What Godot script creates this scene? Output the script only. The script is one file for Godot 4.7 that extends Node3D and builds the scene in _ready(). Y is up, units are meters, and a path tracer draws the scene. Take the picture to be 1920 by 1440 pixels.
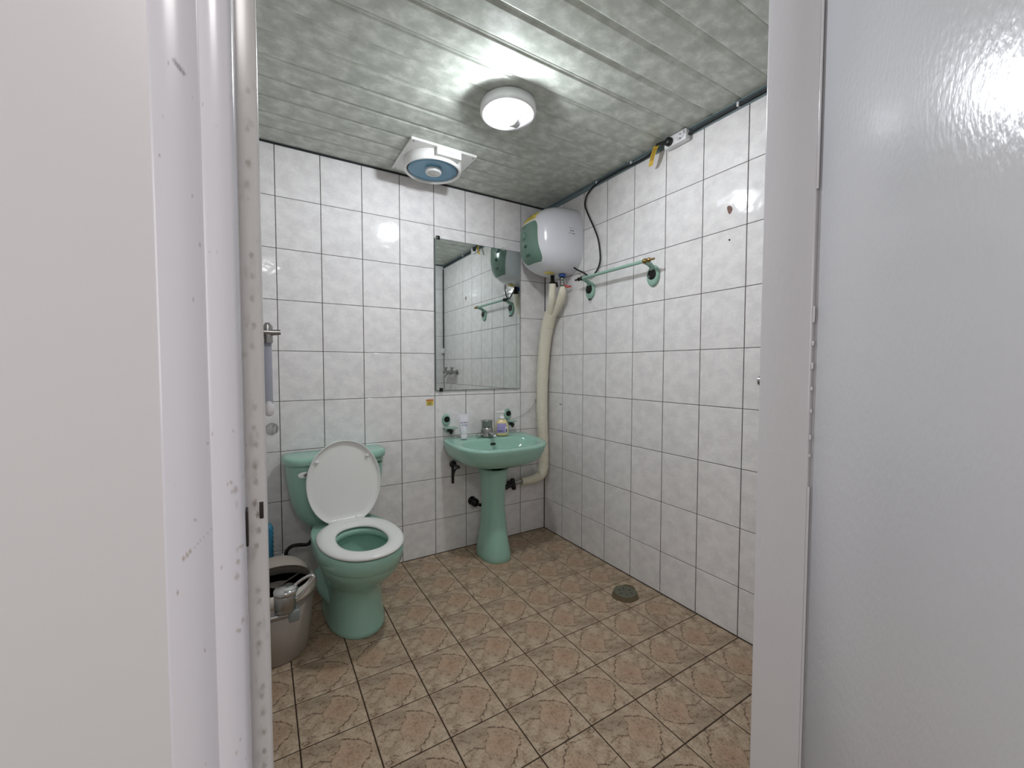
extends Node3D
# A small tiled bathroom seen from the hall through its open door. Metres, y up.
# Corner of the back wall (z = 0) and the right wall (x = 0) is the origin.

const CEIL := 2.21
const FRONT := 1.87       # inner face of the wall with the door
const HALL := 1.97        # outer face of that wall
const LEFT := -1.85
const DOOR_L := -1.685
const DOOR_R := -0.806

var rng := RandomNumberGenerator.new()
var M := {}
var slabs := {}


# ---------------------------------------------------------------- mesh building
class MB:
	var p := PackedVector3Array()
	var g := PackedInt32Array()
	var t := PackedVector2Array()
	func tri(a: Vector3, b: Vector3, c: Vector3, grp := 0) -> void:
		if a.is_equal_approx(b) or b.is_equal_approx(c) or a.is_equal_approx(c): return
		p.append(a); p.append(b); p.append(c); g.append(grp)
		t.append(Vector2.ZERO); t.append(Vector2.ZERO); t.append(Vector2.ZERO)
	func quad(a: Vector3, b: Vector3, c: Vector3, d: Vector3, grp := 0) -> void:
		tri(a, b, c, grp); tri(a, c, d, grp)
	func orient(start: int) -> void:
		var vol := 0.0
		for i in range(start, p.size(), 3):
			vol += p[i].dot(p[i + 1].cross(p[i + 2]))
		if vol > 0.0:
			for i in range(start, p.size(), 3):
				var k := p[i + 1]; p[i + 1] = p[i + 2]; p[i + 2] = k
				var u := t[i + 1]; t[i + 1] = t[i + 2]; t[i + 2] = u
	func moved(start: int, x: Transform3D) -> void:
		for i in range(start, p.size()): p[i] = x * p[i]
	# closed loft through rings of equal length, capped at both ends
	func loft(rings: Array, cap0 := true, cap1 := true, grp := 0) -> int:
		var s := p.size()
		for i in rings.size() - 1:
			var a: PackedVector3Array = rings[i]
			var b: PackedVector3Array = rings[i + 1]
			for j in a.size():
				var k := (j + 1) % a.size()
				quad(a[j], a[k], b[k], b[j], grp)
		for e in [[0, cap0], [rings.size() - 1, cap1]]:
			if e[1]:
				var r: PackedVector3Array = rings[e[0]]
				var c := Vector3.ZERO
				for v in r: c += v
				c /= r.size()
				for j in r.size():
					var k := (j + 1) % r.size()
					if e[0] == 0: tri(c, r[k], r[j], -1)
					else: tri(c, r[j], r[k], -1)
		orient(s)
		return s
	# rings joined first to last as well (a torus-like closed surface)
	func loop(rings: Array, grp := 0) -> int:
		var s := p.size()
		for i in rings.size():
			var a: PackedVector3Array = rings[i]
			var b: PackedVector3Array = rings[(i + 1) % rings.size()]
			for j in a.size():
				var k := (j + 1) % a.size()
				quad(a[j], a[k], b[k], b[j], grp)
		orient(s)
		return s
	func box(c: Vector3, s: Vector3, bev := 0.0) -> int:
		var st := p.size()
		var h := s * 0.5
		if bev <= 0.0:
			var v: Array[Vector3] = []
			for i in 8: v.append(c + Vector3(h.x if i & 1 else -h.x, h.y if i & 2 else -h.y, h.z if i & 4 else -h.z))
			for q in [[0, 1, 3, 2], [4, 6, 7, 5], [0, 4, 5, 1], [2, 3, 7, 6], [0, 2, 6, 4], [1, 5, 7, 3]]:
				quad(v[q[0]], v[q[1]], v[q[2]], v[q[3]], -1)
		else:
			bev = minf(bev, minf(h.x, minf(h.y, h.z)) * 0.98)
			var rings := []
			for e in [[-h.y, bev], [-h.y + bev * 0.29, bev * 0.29], [-h.y + bev, 0.0], [h.y - bev, 0.0], [h.y - bev * 0.29, bev * 0.29], [h.y, bev]]:
				var r := PackedVector3Array()
				var hx: float = h.x - e[1]
				var hz: float = h.z - e[1]
				var rr: float = bev * (1.0 - 0.55 * e[1] / bev)
				for q in 4:
					var sx := 1.0 if q == 0 or q == 3 else -1.0
					var sz := 1.0 if q < 2 else -1.0
					for k in 3:
						var a := (q + k * 0.5) * PI / 2.0
						r.append(c + Vector3(sx * (hx - rr) + cos(a) * rr, e[0], sz * (hz - rr) + sin(a) * rr))
				rings.append(r)
			loft(rings)
		orient(st)
		return st
	# lathe about y: profile of Vector2(radius, y)
	func lathe(prof: Array, at := Vector3.ZERO, n := 28) -> int:
		var rings := []
		for q in prof:
			var r := PackedVector3Array()
			for k in n:
				var a := TAU * k / n
				r.append(at + Vector3(cos(a) * q.x, q.y, sin(a) * q.x))
			rings.append(r)
		return loft(rings)
	func tube(path: Array, rad, n := 12) -> int:
		var rings := []
		var up := Vector3(0.123, 0.95, 0.21).normalized()
		for i in path.size():
			var d: Vector3 = (path[mini(i + 1, path.size() - 1)] - path[maxi(i - 1, 0)]).normalized()
			var x := up.cross(d)
			if x.length() < 0.05: x = Vector3(1, 0, 0.1).cross(d)
			x = x.normalized()
			var y := d.cross(x)
			up = y
			var rr: float = rad[i] if rad is Array else rad
			var r := PackedVector3Array()
			for k in n:
				var a := TAU * k / n
				r.append(path[i] + x * cos(a) * rr + y * sin(a) * rr)
			rings.append(r)
		return loft(rings)
	# polygon in xy extruded along z from z0 to z1, with a small round at both faces
	func prism(poly: PackedVector2Array, z0: float, z1: float, bev := 0.0, round := false) -> int:
		var rings := []
		var steps := [[z0, 0.0], [z1, 0.0]]
		if bev > 0.0: steps = [[z0, bev], [z0 + bev * 0.3, bev * 0.3], [z0 + bev, 0.0], [z1 - bev, 0.0], [z1 - bev * 0.3, bev * 0.3], [z1, bev]]
		var cen := Vector2.ZERO
		for v in poly: cen += v
		cen /= poly.size()
		for s in steps:
			var r := PackedVector3Array()
			for v in poly:
				var d := v - cen
				var w: Vector2 = cen + d * maxf(0.0, 1.0 - s[1] / maxf(d.length(), 0.0001))
				r.append(Vector3(w.x, w.y, s[0]))
			rings.append(r)
		return loft(rings, true, true, 0 if bev > 0.0 or round else -1)
	# a thin sheet over a grid of points [rows][cols], thickened by off(normal-ish) vector per point
	func sheet(rows: Array, back: Array) -> int:
		var s := p.size()
		var nr := rows.size()
		var nc: int = rows[0].size()
		for i in nr - 1:
			for j in nc - 1:
				quad(rows[i][j], rows[i][j + 1], rows[i + 1][j + 1], rows[i + 1][j], 0)
				quad(back[i][j], back[i + 1][j], back[i + 1][j + 1], back[i][j + 1], 1)
		for i in nr - 1:
			quad(rows[i][0], rows[i + 1][0], back[i + 1][0], back[i][0], 2)
			quad(rows[i][nc - 1], back[i][nc - 1], back[i + 1][nc - 1], rows[i + 1][nc - 1], 2)
		for j in nc - 1:
			quad(rows[0][j], back[0][j], back[0][j + 1], rows[0][j + 1], 3)
			quad(rows[nr - 1][j], rows[nr - 1][j + 1], back[nr - 1][j + 1], back[nr - 1][j], 3)
		return s
	func mesh() -> ArrayMesh:
		var st := SurfaceTool.new()
		st.begin(Mesh.PRIMITIVE_TRIANGLES)
		for i in p.size():
			st.set_smooth_group(g[i / 3])
			st.set_uv(t[i])
			st.add_vertex(p[i])
		st.generate_normals()
		return st.commit()


func node(called: String, at := Vector3.ZERO, turn := 0.0) -> Node3D:
	var o := Node3D.new()
	o.name = called
	add_child(o, true)
	o.position = at
	o.rotation.y = turn
	return o


func tag(o: Node, label: String, category: String, group := "") -> Node:
	o.set_meta("label", label)
	o.set_meta("category", category)
	if group: o.set_meta("group", group)
	return o


func put(called: String, mesh: Mesh, mat: Material, parent: Node = self, at := Vector3.ZERO) -> MeshInstance3D:
	var o := MeshInstance3D.new()
	o.name = called
	o.mesh = mesh
	o.material_override = mat
	parent.add_child(o, true)
	o.position = at
	return o


func obj(called: String, b: MB, mat: Material, parent: Node = self, at := Vector3.ZERO) -> MeshInstance3D:
	return put(called, b.mesh(), mat, parent, at)


func struct(o: Node, label: String, category: String) -> Node:
	o.set_meta("kind", "structure")
	return tag(o, label, category)


# oval ring in the xz plane: half width hw, z from z0 to z1, exponents of the front and back halves
func oval(y: float, hw: float, z0: float, z1: float, n := 40, pf := 2.0, pb := 2.0, zc := INF, cx := 0.0) -> PackedVector3Array:
	var r := PackedVector3Array()
	var c := (z0 + z1) * 0.5 if zc == INF else zc
	for k in n:
		var a := TAU * k / n
		var ca := cos(a)
		var sa := sin(a)
		var e := pf if sa >= 0.0 else pb
		var x := signf(ca) * pow(absf(ca), 2.0 / e) * hw
		var z := signf(sa) * pow(absf(sa), 2.0 / e)
		r.append(Vector3(cx + x, y, c + (z * (z1 - c) if z > 0.0 else z * (c - z0))))
	return r


func smooth_path(pts: Array, per := 6) -> Array:
	var out := []
	for i in pts.size() - 1:
		var a: Vector3 = pts[maxi(i - 1, 0)]
		var b: Vector3 = pts[i]
		var c: Vector3 = pts[i + 1]
		var d: Vector3 = pts[mini(i + 2, pts.size() - 1)]
		for k in per:
			out.append(b.cubic_interpolate(c, a, d, float(k) / per))
	out.append(pts[-1])
	return out


# ---------------------------------------------------------------- materials
func mat(key: String, c: Color, rough := 0.5, metal := 0.0, spec := 0.5) -> StandardMaterial3D:
	var m := StandardMaterial3D.new()
	m.resource_name = key
	m.albedo_color = c
	m.roughness = rough
	m.metallic = metal
	m.metallic_specular = spec
	M[key] = m
	return m


func noise(sd: int, freq: float, oct := 4, warp := 0.0, kind := FastNoiseLite.TYPE_SIMPLEX_SMOOTH) -> FastNoiseLite:
	var n := FastNoiseLite.new()
	n.seed = sd
	n.noise_type = kind
	n.frequency = freq
	n.fractal_type = FastNoiseLite.FRACTAL_FBM
	n.fractal_octaves = oct
	if warp > 0.0:
		n.domain_warp_enabled = true
		n.domain_warp_amplitude = warp
		n.domain_warp_frequency = freq * 0.7
	return n


func grey(n: FastNoiseLite, size: int) -> PackedByteArray:
	var im := n.get_seamless_image(size, size)
	im.convert(Image.FORMAT_L8)
	return im.get_data()


# seamless two-noise colour texture: a ramp of colours over one noise, a finer noise adding grain
func ramp_texture(size: int, n1: FastNoiseLite, n2: FastNoiseLite, fine: float, cols: Array) -> ImageTexture:
	var a := grey(n1, size)
	var b := grey(n2, size)
	var gr := Gradient.new()
	gr.offsets = PackedFloat32Array(cols.map(func(c): return c[0]))
	gr.colors = PackedColorArray(cols.map(func(c): return c[1]))
	var lut := []
	for i in 256: lut.append(gr.sample(i / 255.0))
	var d := PackedByteArray()
	d.resize(size * size * 3)
	for i in size * size:
		var v := clampi(int(a[i] + (b[i] - 128) * fine), 0, 255)
		var c: Color = lut[v]
		d[i * 3] = int(c.r * 255.0)
		d[i * 3 + 1] = int(c.g * 255.0)
		d[i * 3 + 2] = int(c.b * 255.0)
	return ImageTexture.create_from_image(Image.create_from_data(size, size, false, Image.FORMAT_RGB8, d))


func normal_texture(n: FastNoiseLite, size: int, strength: float) -> ImageTexture:
	var im := n.get_seamless_image(size, size)
	im.convert(Image.FORMAT_RGBA8)
	im.bump_map_to_normal_map(strength)
	return ImageTexture.create_from_image(im)


# the print of the floor tile: sandy stone with a reddish middle, brown veins and a curl in one corner
func floor_print() -> ImageTexture:
	var S := 384
	var a := grey(noise(5, 0.009, 5, 18.0), S)
	var b := grey(noise(6, 0.045, 4), S)
	var v1 := grey(noise(7, 0.010, 4, 26.0), S)
	var v2 := grey(noise(8, 0.022, 4, 14.0), S)
	var dark := PackedFloat32Array()
	dark.resize(S * S)
	var r := RandomNumberGenerator.new()
	r.seed = 77
	var veins := [
		[2.6, [[0.53, 0.16], [0.66, 0.2], [0.805, 0.30], [0.935, 0.47], [0.925, 0.55], [0.86, 0.66], [0.77, 0.73], [0.69, 0.80], [0.60, 0.87], [0.54, 0.94], [0.51, 1.0]]],
		[2.2, [[0.0, 0.41], [0.06, 0.385], [0.205, 0.36], [0.29, 0.40], [0.375, 0.416], [0.45, 0.35], [0.496, 0.275], [0.53, 0.16], [0.50, 0.1]]],
		[1.8, [[0.36, 0.43], [0.35, 0.52], [0.365, 0.6], [0.328, 0.723]]],
		[1.4, [[0.10, 0.84], [0.184, 0.85], [0.30, 0.90], [0.41, 0.91], [0.50, 0.955]]],
		[2.4, [[0.03, 0.93], [0.05, 0.89], [0.10, 0.90], [0.12, 0.94], [0.09, 0.97], [0.06, 0.955]]],
		[1.5, [[0.20, 0.02], [0.24, 0.1], [0.33, 0.14], [0.36, 0.22], [0.44, 0.2]]],
		[1.3, [[0.05, 0.12], [0.14, 0.16], [0.2, 0.24], [0.33, 0.27]]],
		[1.2, [[0.93, 0.47], [0.97, 0.43], [1.0, 0.45]]],
	]
	var wob := noise(17, 0.022, 4)
	for v in veins:
		var w: float = v[0] * 1.7
		for i in v[1].size() - 1:
			var p0 := Vector2(v[1][i][0], v[1][i][1]) * S
			var p1 := Vector2(v[1][i + 1][0], v[1][i + 1][1]) * S
			var n := int(p0.distance_to(p1) * 1.6) + 1
			for k in n:
				var q0 := p0.lerp(p1, float(k) / n)
				var q := q0 + Vector2(wob.get_noise_2d(q0.x, q0.y), wob.get_noise_2d(q0.x + 500.0, q0.y)) * 15.0 + Vector2(r.randf_range(-2.4, 2.4), r.randf_range(-2.4, 2.4))
				var ww := w * r.randf_range(0.45, 1.15)
				var st := r.randf_range(0.25, 0.6) * clampf(0.80 + 1.7 * wob.get_noise_2d(q0.x * 0.8 + 900.0, q0.y * 0.8), 0.06, 1.3)
				if r.randf() < 0.12:   # crumbs beside the vein
					q += Vector2(r.randfn(0.0, 7.0), r.randfn(0.0, 7.0))
					ww *= 0.7
				for yy in range(int(q.y - ww - 1), int(q.y + ww + 2)):
					for xx in range(int(q.x - ww - 1), int(q.x + ww + 2)):
						if xx < 0 or yy < 0 or xx >= S or yy >= S: continue
						var f := 1.0 - Vector2(xx, yy).distance_to(q) / (ww + 0.7)
						if f > 0.0: dark[yy * S + xx] = minf(1.0, dark[yy * S + xx] + f * st * 0.6)
	# clouds of dark specks
	for c in [[0.42, 0.17, 0.13, 420], [0.12, 0.10, 0.10, 260], [0.86, 0.42, 0.08, 120], [0.06, 0.93, 0.07, 160], [0.5, 0.93, 0.06, 60], [0.3, 0.5, 0.25, 420], [0.6, 0.6, 0.5, 700], [0.2, 0.75, 0.2, 260]]:
		for k in int(c[3]):
			var q := Vector2(c[0] + r.randfn(0.0, c[2] * 0.55), c[1] + r.randfn(0.0, c[2] * 0.45)) * S
			var x := int(q.x)
			var y := int(q.y)
			if x < 1 or y < 1 or x >= S - 1 or y >= S - 1: continue
			var st := r.randf_range(0.1, 0.45)
			dark[y * S + x] = minf(1.0, dark[y * S + x] + st)
			dark[y * S + x + 1] = minf(1.0, dark[y * S + x + 1] + st * 0.6)
			dark[(y + 1) * S + x] = minf(1.0, dark[(y + 1) * S + x] + st * 0.5)
	var d := PackedByteArray()
	d.resize(S * S * 3)
	var base := Color(0.685, 0.60, 0.505)
	var light := Color(0.765, 0.69, 0.595)
	var red := Color(0.705, 0.56, 0.455)
	var gr := Color(0.585, 0.525, 0.445)
	var brown := Color(0.30, 0.23, 0.17)
	for y in S:
		for x in S:
			var i := y * S + x
			var u := float(x) / S
			var v := float(y) / S
			var n := (a[i] - 128) / 128.0
			var f := (b[i] - 128) / 128.0
			var c := base.lerp(light, clampf(0.35 + n * 0.9 + f * 0.35, 0.0, 1.0))
			var m := clampf(1.15 - Vector2((u - 0.62) / 0.30, (v - 0.50) / 0.33).length() + n * 0.35 + f * 0.2, 0.0, 1.0)
			c = c.lerp(red, m * 0.62)
			c = c.lerp(brown, clampf(-f * 1.3 - 0.28 - n * 0.5, 0.0, 1.0) * 0.42)
			var k := clampf(1.05 - Vector2((u - 0.28) / 0.36, (v - 0.14) / 0.20).length() + f * 0.5 + n * 0.3, 0.0, 1.0)
			c = c.lerp(gr, k * 0.65)
			# thin cracks follow the zero lines of two noises, broken up by the fine one
			var cr := clampf(1.0 - absf(v1[i] - 122) / 5.0, 0.0, 1.0) * clampf(0.45 + f * 1.2, 0.0, 1.0) * 0.75
			cr = maxf(cr, clampf(1.0 - absf(v2[i] - 128) / 7.0, 0.0, 1.0) * clampf(0.15 + k * 0.7 + f * 0.9 - m * 0.3, 0.0, 1.0) * 0.7)
			c = c.lerp(brown, clampf(dark[i] * 0.85 + cr * 0.8, 0.0, 0.9))
			d[i * 3] = int(clampf(c.r, 0, 1) * 255.0)
			d[i * 3 + 1] = int(clampf(c.g, 0, 1) * 255.0)
			d[i * 3 + 2] = int(clampf(c.b, 0, 1) * 255.0)
	return ImageTexture.create_from_image(Image.create_from_data(S, S, false, Image.FORMAT_RGB8, d))


# white paint with marks at given places: [u, v, radius_u, radius_v, strength, colour]
func marked_paint(w: int, h: int, base: Color, marks: Array, sd: int) -> ImageTexture:
	var im := Image.create(w, h, false, Image.FORMAT_RGB8)
	im.fill(base)
	var n := noise(sd, 0.09, 3)
	for m in marks:
		var cu: float = m[0] * w
		var cv: float = m[1] * h
		var ru: float = m[2] * w
		var rv: float = m[3] * h
		for y in range(maxi(0, int(cv - rv * 1.6)), mini(h, int(cv + rv * 1.6) + 1)):
			for x in range(maxi(0, int(cu - ru * 1.6)), mini(w, int(cu + ru * 1.6) + 1)):
				var q := Vector2((x - cu) / ru, (y - cv) / rv).length() + n.get_noise_2d(x * 3.0, y * 3.0) * 0.5
				var f := clampf((1.0 - q) * 1.6, 0.0, 1.0) * float(m[4])
				if f > 0.0: im.set_pixel(x, y, im.get_pixel(x, y).lerp(m[5], f))
	return ImageTexture.create_from_image(im)


func make_materials() -> void:
	var tile_tex := ramp_texture(512, noise(11, 0.010, 5, 30.0), noise(12, 0.05, 4), 0.45, [[0.0, Color(0.875, 0.862, 0.86)], [0.38, Color(0.903, 0.892, 0.888)], [0.6, Color(0.922, 0.911, 0.906)], [1.0, Color(0.945, 0.935, 0.928)]])
	var wave := normal_texture(noise(21, 0.011, 2), 512, 9.0)
	for k in 3:
		var m := mat("wall_tile_%d" % k, Color.WHITE, 0.075, 0.0, 0.5)
		m.albedo_texture = tile_tex
		m.normal_enabled = true
		m.normal_texture = wave
		m.normal_scale = 0.07
		m.uv1_triplanar = true
		m.uv1_world_triplanar = true
		m.uv1_scale = Vector3(1.9, 2.4, 1.9)
		m.uv1_offset = Vector3(k * 0.37, k * 0.21, k * 0.53)
	mat("grout", Color(0.27, 0.245, 0.225), 0.95, 0.0, 0.2)
	mat("floor_grout", Color(0.25, 0.205, 0.165), 0.95, 0.0, 0.2)
	var ft := floor_print()
	var fm := mat("floor_tile", Color.WHITE, 0.42, 0.0, 0.4)
	fm.albedo_texture = ft
	fm.normal_enabled = true
	fm.normal_texture = normal_texture(noise(31, 0.05, 4), 256, 10.0)
	fm.normal_scale = 0.35
	var ceil_tex := ramp_texture(512, noise(41, 0.011, 4, 40.0), noise(42, 0.05, 3), 0.22, [[0.0, Color(0.655, 0.675, 0.635)], [0.4, Color(0.71, 0.73, 0.69)], [0.6, Color(0.75, 0.77, 0.73)], [0.78, Color(0.79, 0.805, 0.77)], [1.0, Color(0.84, 0.85, 0.82)]])
	for k in 3:
		var m := mat("ceiling_panel_%d" % k, Color.WHITE, 0.29, 0.0, 0.5)
		m.albedo_texture = ceil_tex
		m.uv1_triplanar = true
		m.uv1_world_triplanar = true
		m.uv1_scale = Vector3(2.1, 2.1, 2.6)
		m.uv1_offset = Vector3(k * 0.31, 0.1, k * 0.47)
	mat("ceiling_trim", Color(0.47, 0.53, 0.54), 0.4)
	mat("dark_gap", Color(0.17, 0.18, 0.19), 0.8)
	# glossy hand-brushed white paint
	var brush := normal_texture(noise(51, 0.035, 3), 512, 7.0)
	var paint := mat("white_paint", Color(0.87, 0.865, 0.875), 0.20, 0.0, 0.5)
	paint.normal_enabled = true
	paint.normal_texture = brush
	paint.normal_scale = 0.05
	paint.uv1_triplanar = true
	paint.uv1_world_triplanar = true
	paint.uv1_scale = Vector3(5.0, 0.9, 5.0)
	var leaf := mat("door_paint", Color(0.87, 0.87, 0.885), 0.21, 0.0, 0.5)
	leaf.normal_enabled = true
	leaf.normal_texture = brush
	leaf.normal_scale = 0.09
	leaf.uv1_triplanar = true
	leaf.uv1_scale = Vector3(7.0, 2.6, 7.0)
	mat("hall_wall", Color(0.86, 0.855, 0.86), 0.35)
	mat("hall_ceiling", Color(0.9, 0.9, 0.89), 0.8)
	var hf := mat("hall_floor", Color.WHITE, 0.4)
	hf.albedo_texture = ramp_texture(256, noise(61, 0.008, 4, 20.0), noise(62, 0.05, 3), 0.4, [[0.0, Color(0.50, 0.43, 0.37)], [1.0, Color(0.64, 0.56, 0.49)]])
	hf.uv1_triplanar = true
	hf.uv1_world_triplanar = true
	hf.uv1_scale = Vector3(0.6, 1.0, 3.0)
	mat("mint", Color(0.605, 0.765, 0.70), 0.13, 0.0, 0.55)
	mat("mint_plastic", Color(0.575, 0.715, 0.65), 0.3)
	mat("seat_white", Color(0.90, 0.90, 0.885), 0.24)
	mat("white_plastic", Color(0.90, 0.90, 0.90), 0.3)
	mat("fan_white", Color(0.90, 0.90, 0.885), 0.35)
	mat("fan_blue", Color(0.36, 0.58, 0.70), 0.3)
	mat("chrome", Color(0.80, 0.80, 0.80), 0.12, 1.0)
	mat("steel", Color(0.62, 0.62, 0.61), 0.3, 1.0)
	mat("dull_steel", Color(0.70, 0.72, 0.77), 0.5, 0.0)
	mat("dark_steel", Color(0.17, 0.17, 0.17), 0.28, 0.85)
	mat("brass", Color(0.60, 0.50, 0.32), 0.3, 1.0)
	mat("black", Color(0.07, 0.07, 0.075), 0.4)
	mat("black_rubber", Color(0.075, 0.075, 0.08), 0.55)
	mat("iron", Color(0.12, 0.125, 0.13), 0.5)
	mat("mirror", Color(0.86, 0.885, 0.875), 0.015, 1.0)
	mat("mirror_edge", Color(0.42, 0.47, 0.46), 0.2)
	mat("enamel", Color(0.90, 0.90, 0.92), 0.14, 0.0, 0.55)
	mat("heater_green", Color(0.40, 0.52, 0.465), 0.16)
	mat("heater_green_dark", Color(0.24, 0.35, 0.30), 0.25)
	mat("yellow_label", Color(0.88, 0.80, 0.38), 0.5)
	mat("yellow_tag", Color(0.83, 0.68, 0.22), 0.5)
	mat("orange_print", Color(0.80, 0.42, 0.16), 0.5)
	mat("dark_print", Color(0.16, 0.16, 0.18), 0.6)
	mat("grey_print", Color(0.62, 0.62, 0.66), 0.5)
	mat("brown_print", Color(0.36, 0.28, 0.10), 0.6)
	mat("purple_print", Color(0.40, 0.33, 0.58), 0.5)
	mat("lilac", Color(0.64, 0.60, 0.78), 0.4)
	var wrap := mat("pipe_wrap", Color(0.905, 0.88, 0.80), 0.65)
	wrap.normal_enabled = true
	wrap.normal_texture = normal_texture(noise(71, 0.03, 3), 256, 6.0)
	wrap.normal_scale = 0.5
	wrap.uv1_triplanar = true
	wrap.uv1_world_triplanar = true
	wrap.uv1_scale = Vector3(5, 5, 5)
	mat("blue_ring", Color(0.20, 0.34, 0.62), 0.35)
	mat("red_plastic", Color(0.78, 0.33, 0.30), 0.4)
	mat("soap_yellow", Color(0.90, 0.83, 0.60), 0.25)
	mat("bin_grey", Color(0.64, 0.60, 0.56), 0.38)
	mat("bin_rim", Color(0.80, 0.77, 0.73), 0.35)
	mat("grey_plastic", Color(0.52, 0.55, 0.54), 0.4)
	mat("bright_blue", Color(0.25, 0.55, 0.68), 0.4)
	mat("drain_metal", Color(0.42, 0.42, 0.36), 0.5, 0.3)
	mat("drain_dirt", Color(0.36, 0.30, 0.21), 0.85)
	mat("rust", Color(0.47, 0.35, 0.31), 0.7)
	mat("putty", Color(0.80, 0.79, 0.76), 0.6)
	mat("bowl_water", Color(0.18, 0.32, 0.26), 0.05)
	var gl := mat("clear_plastic", Color(0.92, 0.92, 0.9, 0.25), 0.08)
	gl.transparency = BaseMaterial3D.TRANSPARENCY_ALPHA
	var bulb := mat("bulb_glow", Color(1, 1, 1), 0.4)
	bulb.emission_enabled = true
	bulb.emission = Color(0.95, 0.97, 1.0)
	bulb.emission_energy_multiplier = 30.0
	var hl := mat("window_glow", Color(1, 1, 1), 0.4)
	hl.emission_enabled = true
	hl.emission = Color(1.0, 0.985, 0.985)
	hl.emission_energy_multiplier = 0.6
	var hg := mat("hall_lamp_glow", Color(1, 1, 1), 0.4)
	hg.emission_enabled = true
	hg.emission = Color(1.0, 0.985, 0.98)
	hg.emission_energy_multiplier = 3.0


# ---------------------------------------------------------------- tiles
# one glazed tile: centre of its front face at the origin, facing +z, with a rounded edge; cut tiles share the code
func slab(w: float, h: float) -> ArrayMesh:
	var key := "%.4f/%.4f" % [w, h]
	if slabs.has(key): return slabs[key]
	var b := MB.new()
	var rings := []
	for e in [[-0.008, 0.0], [-0.0016, 0.0], [-0.0006, 0.0006], [0.0, 0.0022]]:
		var x: float = w * 0.5 - e[1]
		var y: float = h * 0.5 - e[1]
		rings.append(PackedVector3Array([Vector3(-x, -y, e[0]), Vector3(x, -y, e[0]), Vector3(x, y, e[0]), Vector3(-x, y, e[0])]))
	var s := b.p.size()
	for i in 3:
		for j in 4:
			var k := (j + 1) % 4
			b.quad(rings[i][j], rings[i][k], rings[i + 1][k], rings[i + 1][j], 1 + j if i > 0 else -1)
	b.quad(rings[3][0], rings[3][1], rings[3][2], rings[3][3], -1)
	b.quad(rings[0][3], rings[0][2], rings[0][1], rings[0][0], -1)
	b.orient(s)
	slabs[key] = b.mesh()
	return slabs[key]


func tile_wall(wall: Node3D, turn: float, place: Callable, us: Array, vs: Array, hole := Rect2()) -> void:
	for i in us.size() - 1:
		for j in vs.size() - 1:
			var u0: float = us[i]
			var u1: float = us[i + 1]
			var v0: float = vs[j]
			var v1: float = vs[j + 1]
			if hole.size.x > 0.0:
				# cut the tile at the door opening
				var r := Rect2(u0, v0, u1 - u0, v1 - v0)
				if r.intersects(hole):
					if v1 > hole.end.y and v0 < hole.end.y: v0 = hole.end.y
					elif u0 < hole.position.x: u1 = hole.position.x
					elif u1 > hole.end.x: u0 = hole.end.x
					else: continue
			var w := u1 - u0 - 0.0028
			var h := v1 - v0 - 0.0020
			if w < 0.012 or h < 0.012: continue
			var o := put("tile", slab(w, h), M["wall_tile_%d" % rng.randi_range(0, 2)], wall)
			o.position = place.call((u0 + u1) * 0.5, (v0 + v1) * 0.5)
			o.basis = Basis(Vector3.UP, turn) * Basis(Vector3.RIGHT, rng.randf_range(-0.0007, 0.0007)) * Basis(Vector3.UP, rng.randf_range(-0.0007, 0.0007))


func steps(first: float, pitch: float, lo: float, hi: float) -> Array:
	var out := [lo]
	var k := ceili((lo - first) / pitch + 0.02)
	while first + k * pitch < hi - 0.004:
		out.append(first + k * pitch)
		k += 1
	out.append(hi)
	return out


func wall_box(called: String, c: Vector3, s: Vector3, m: String) -> MeshInstance3D:
	var b := MB.new()
	b.box(Vector3.ZERO, s)
	return put(called, b.mesh(), M[m], self, c)


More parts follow.
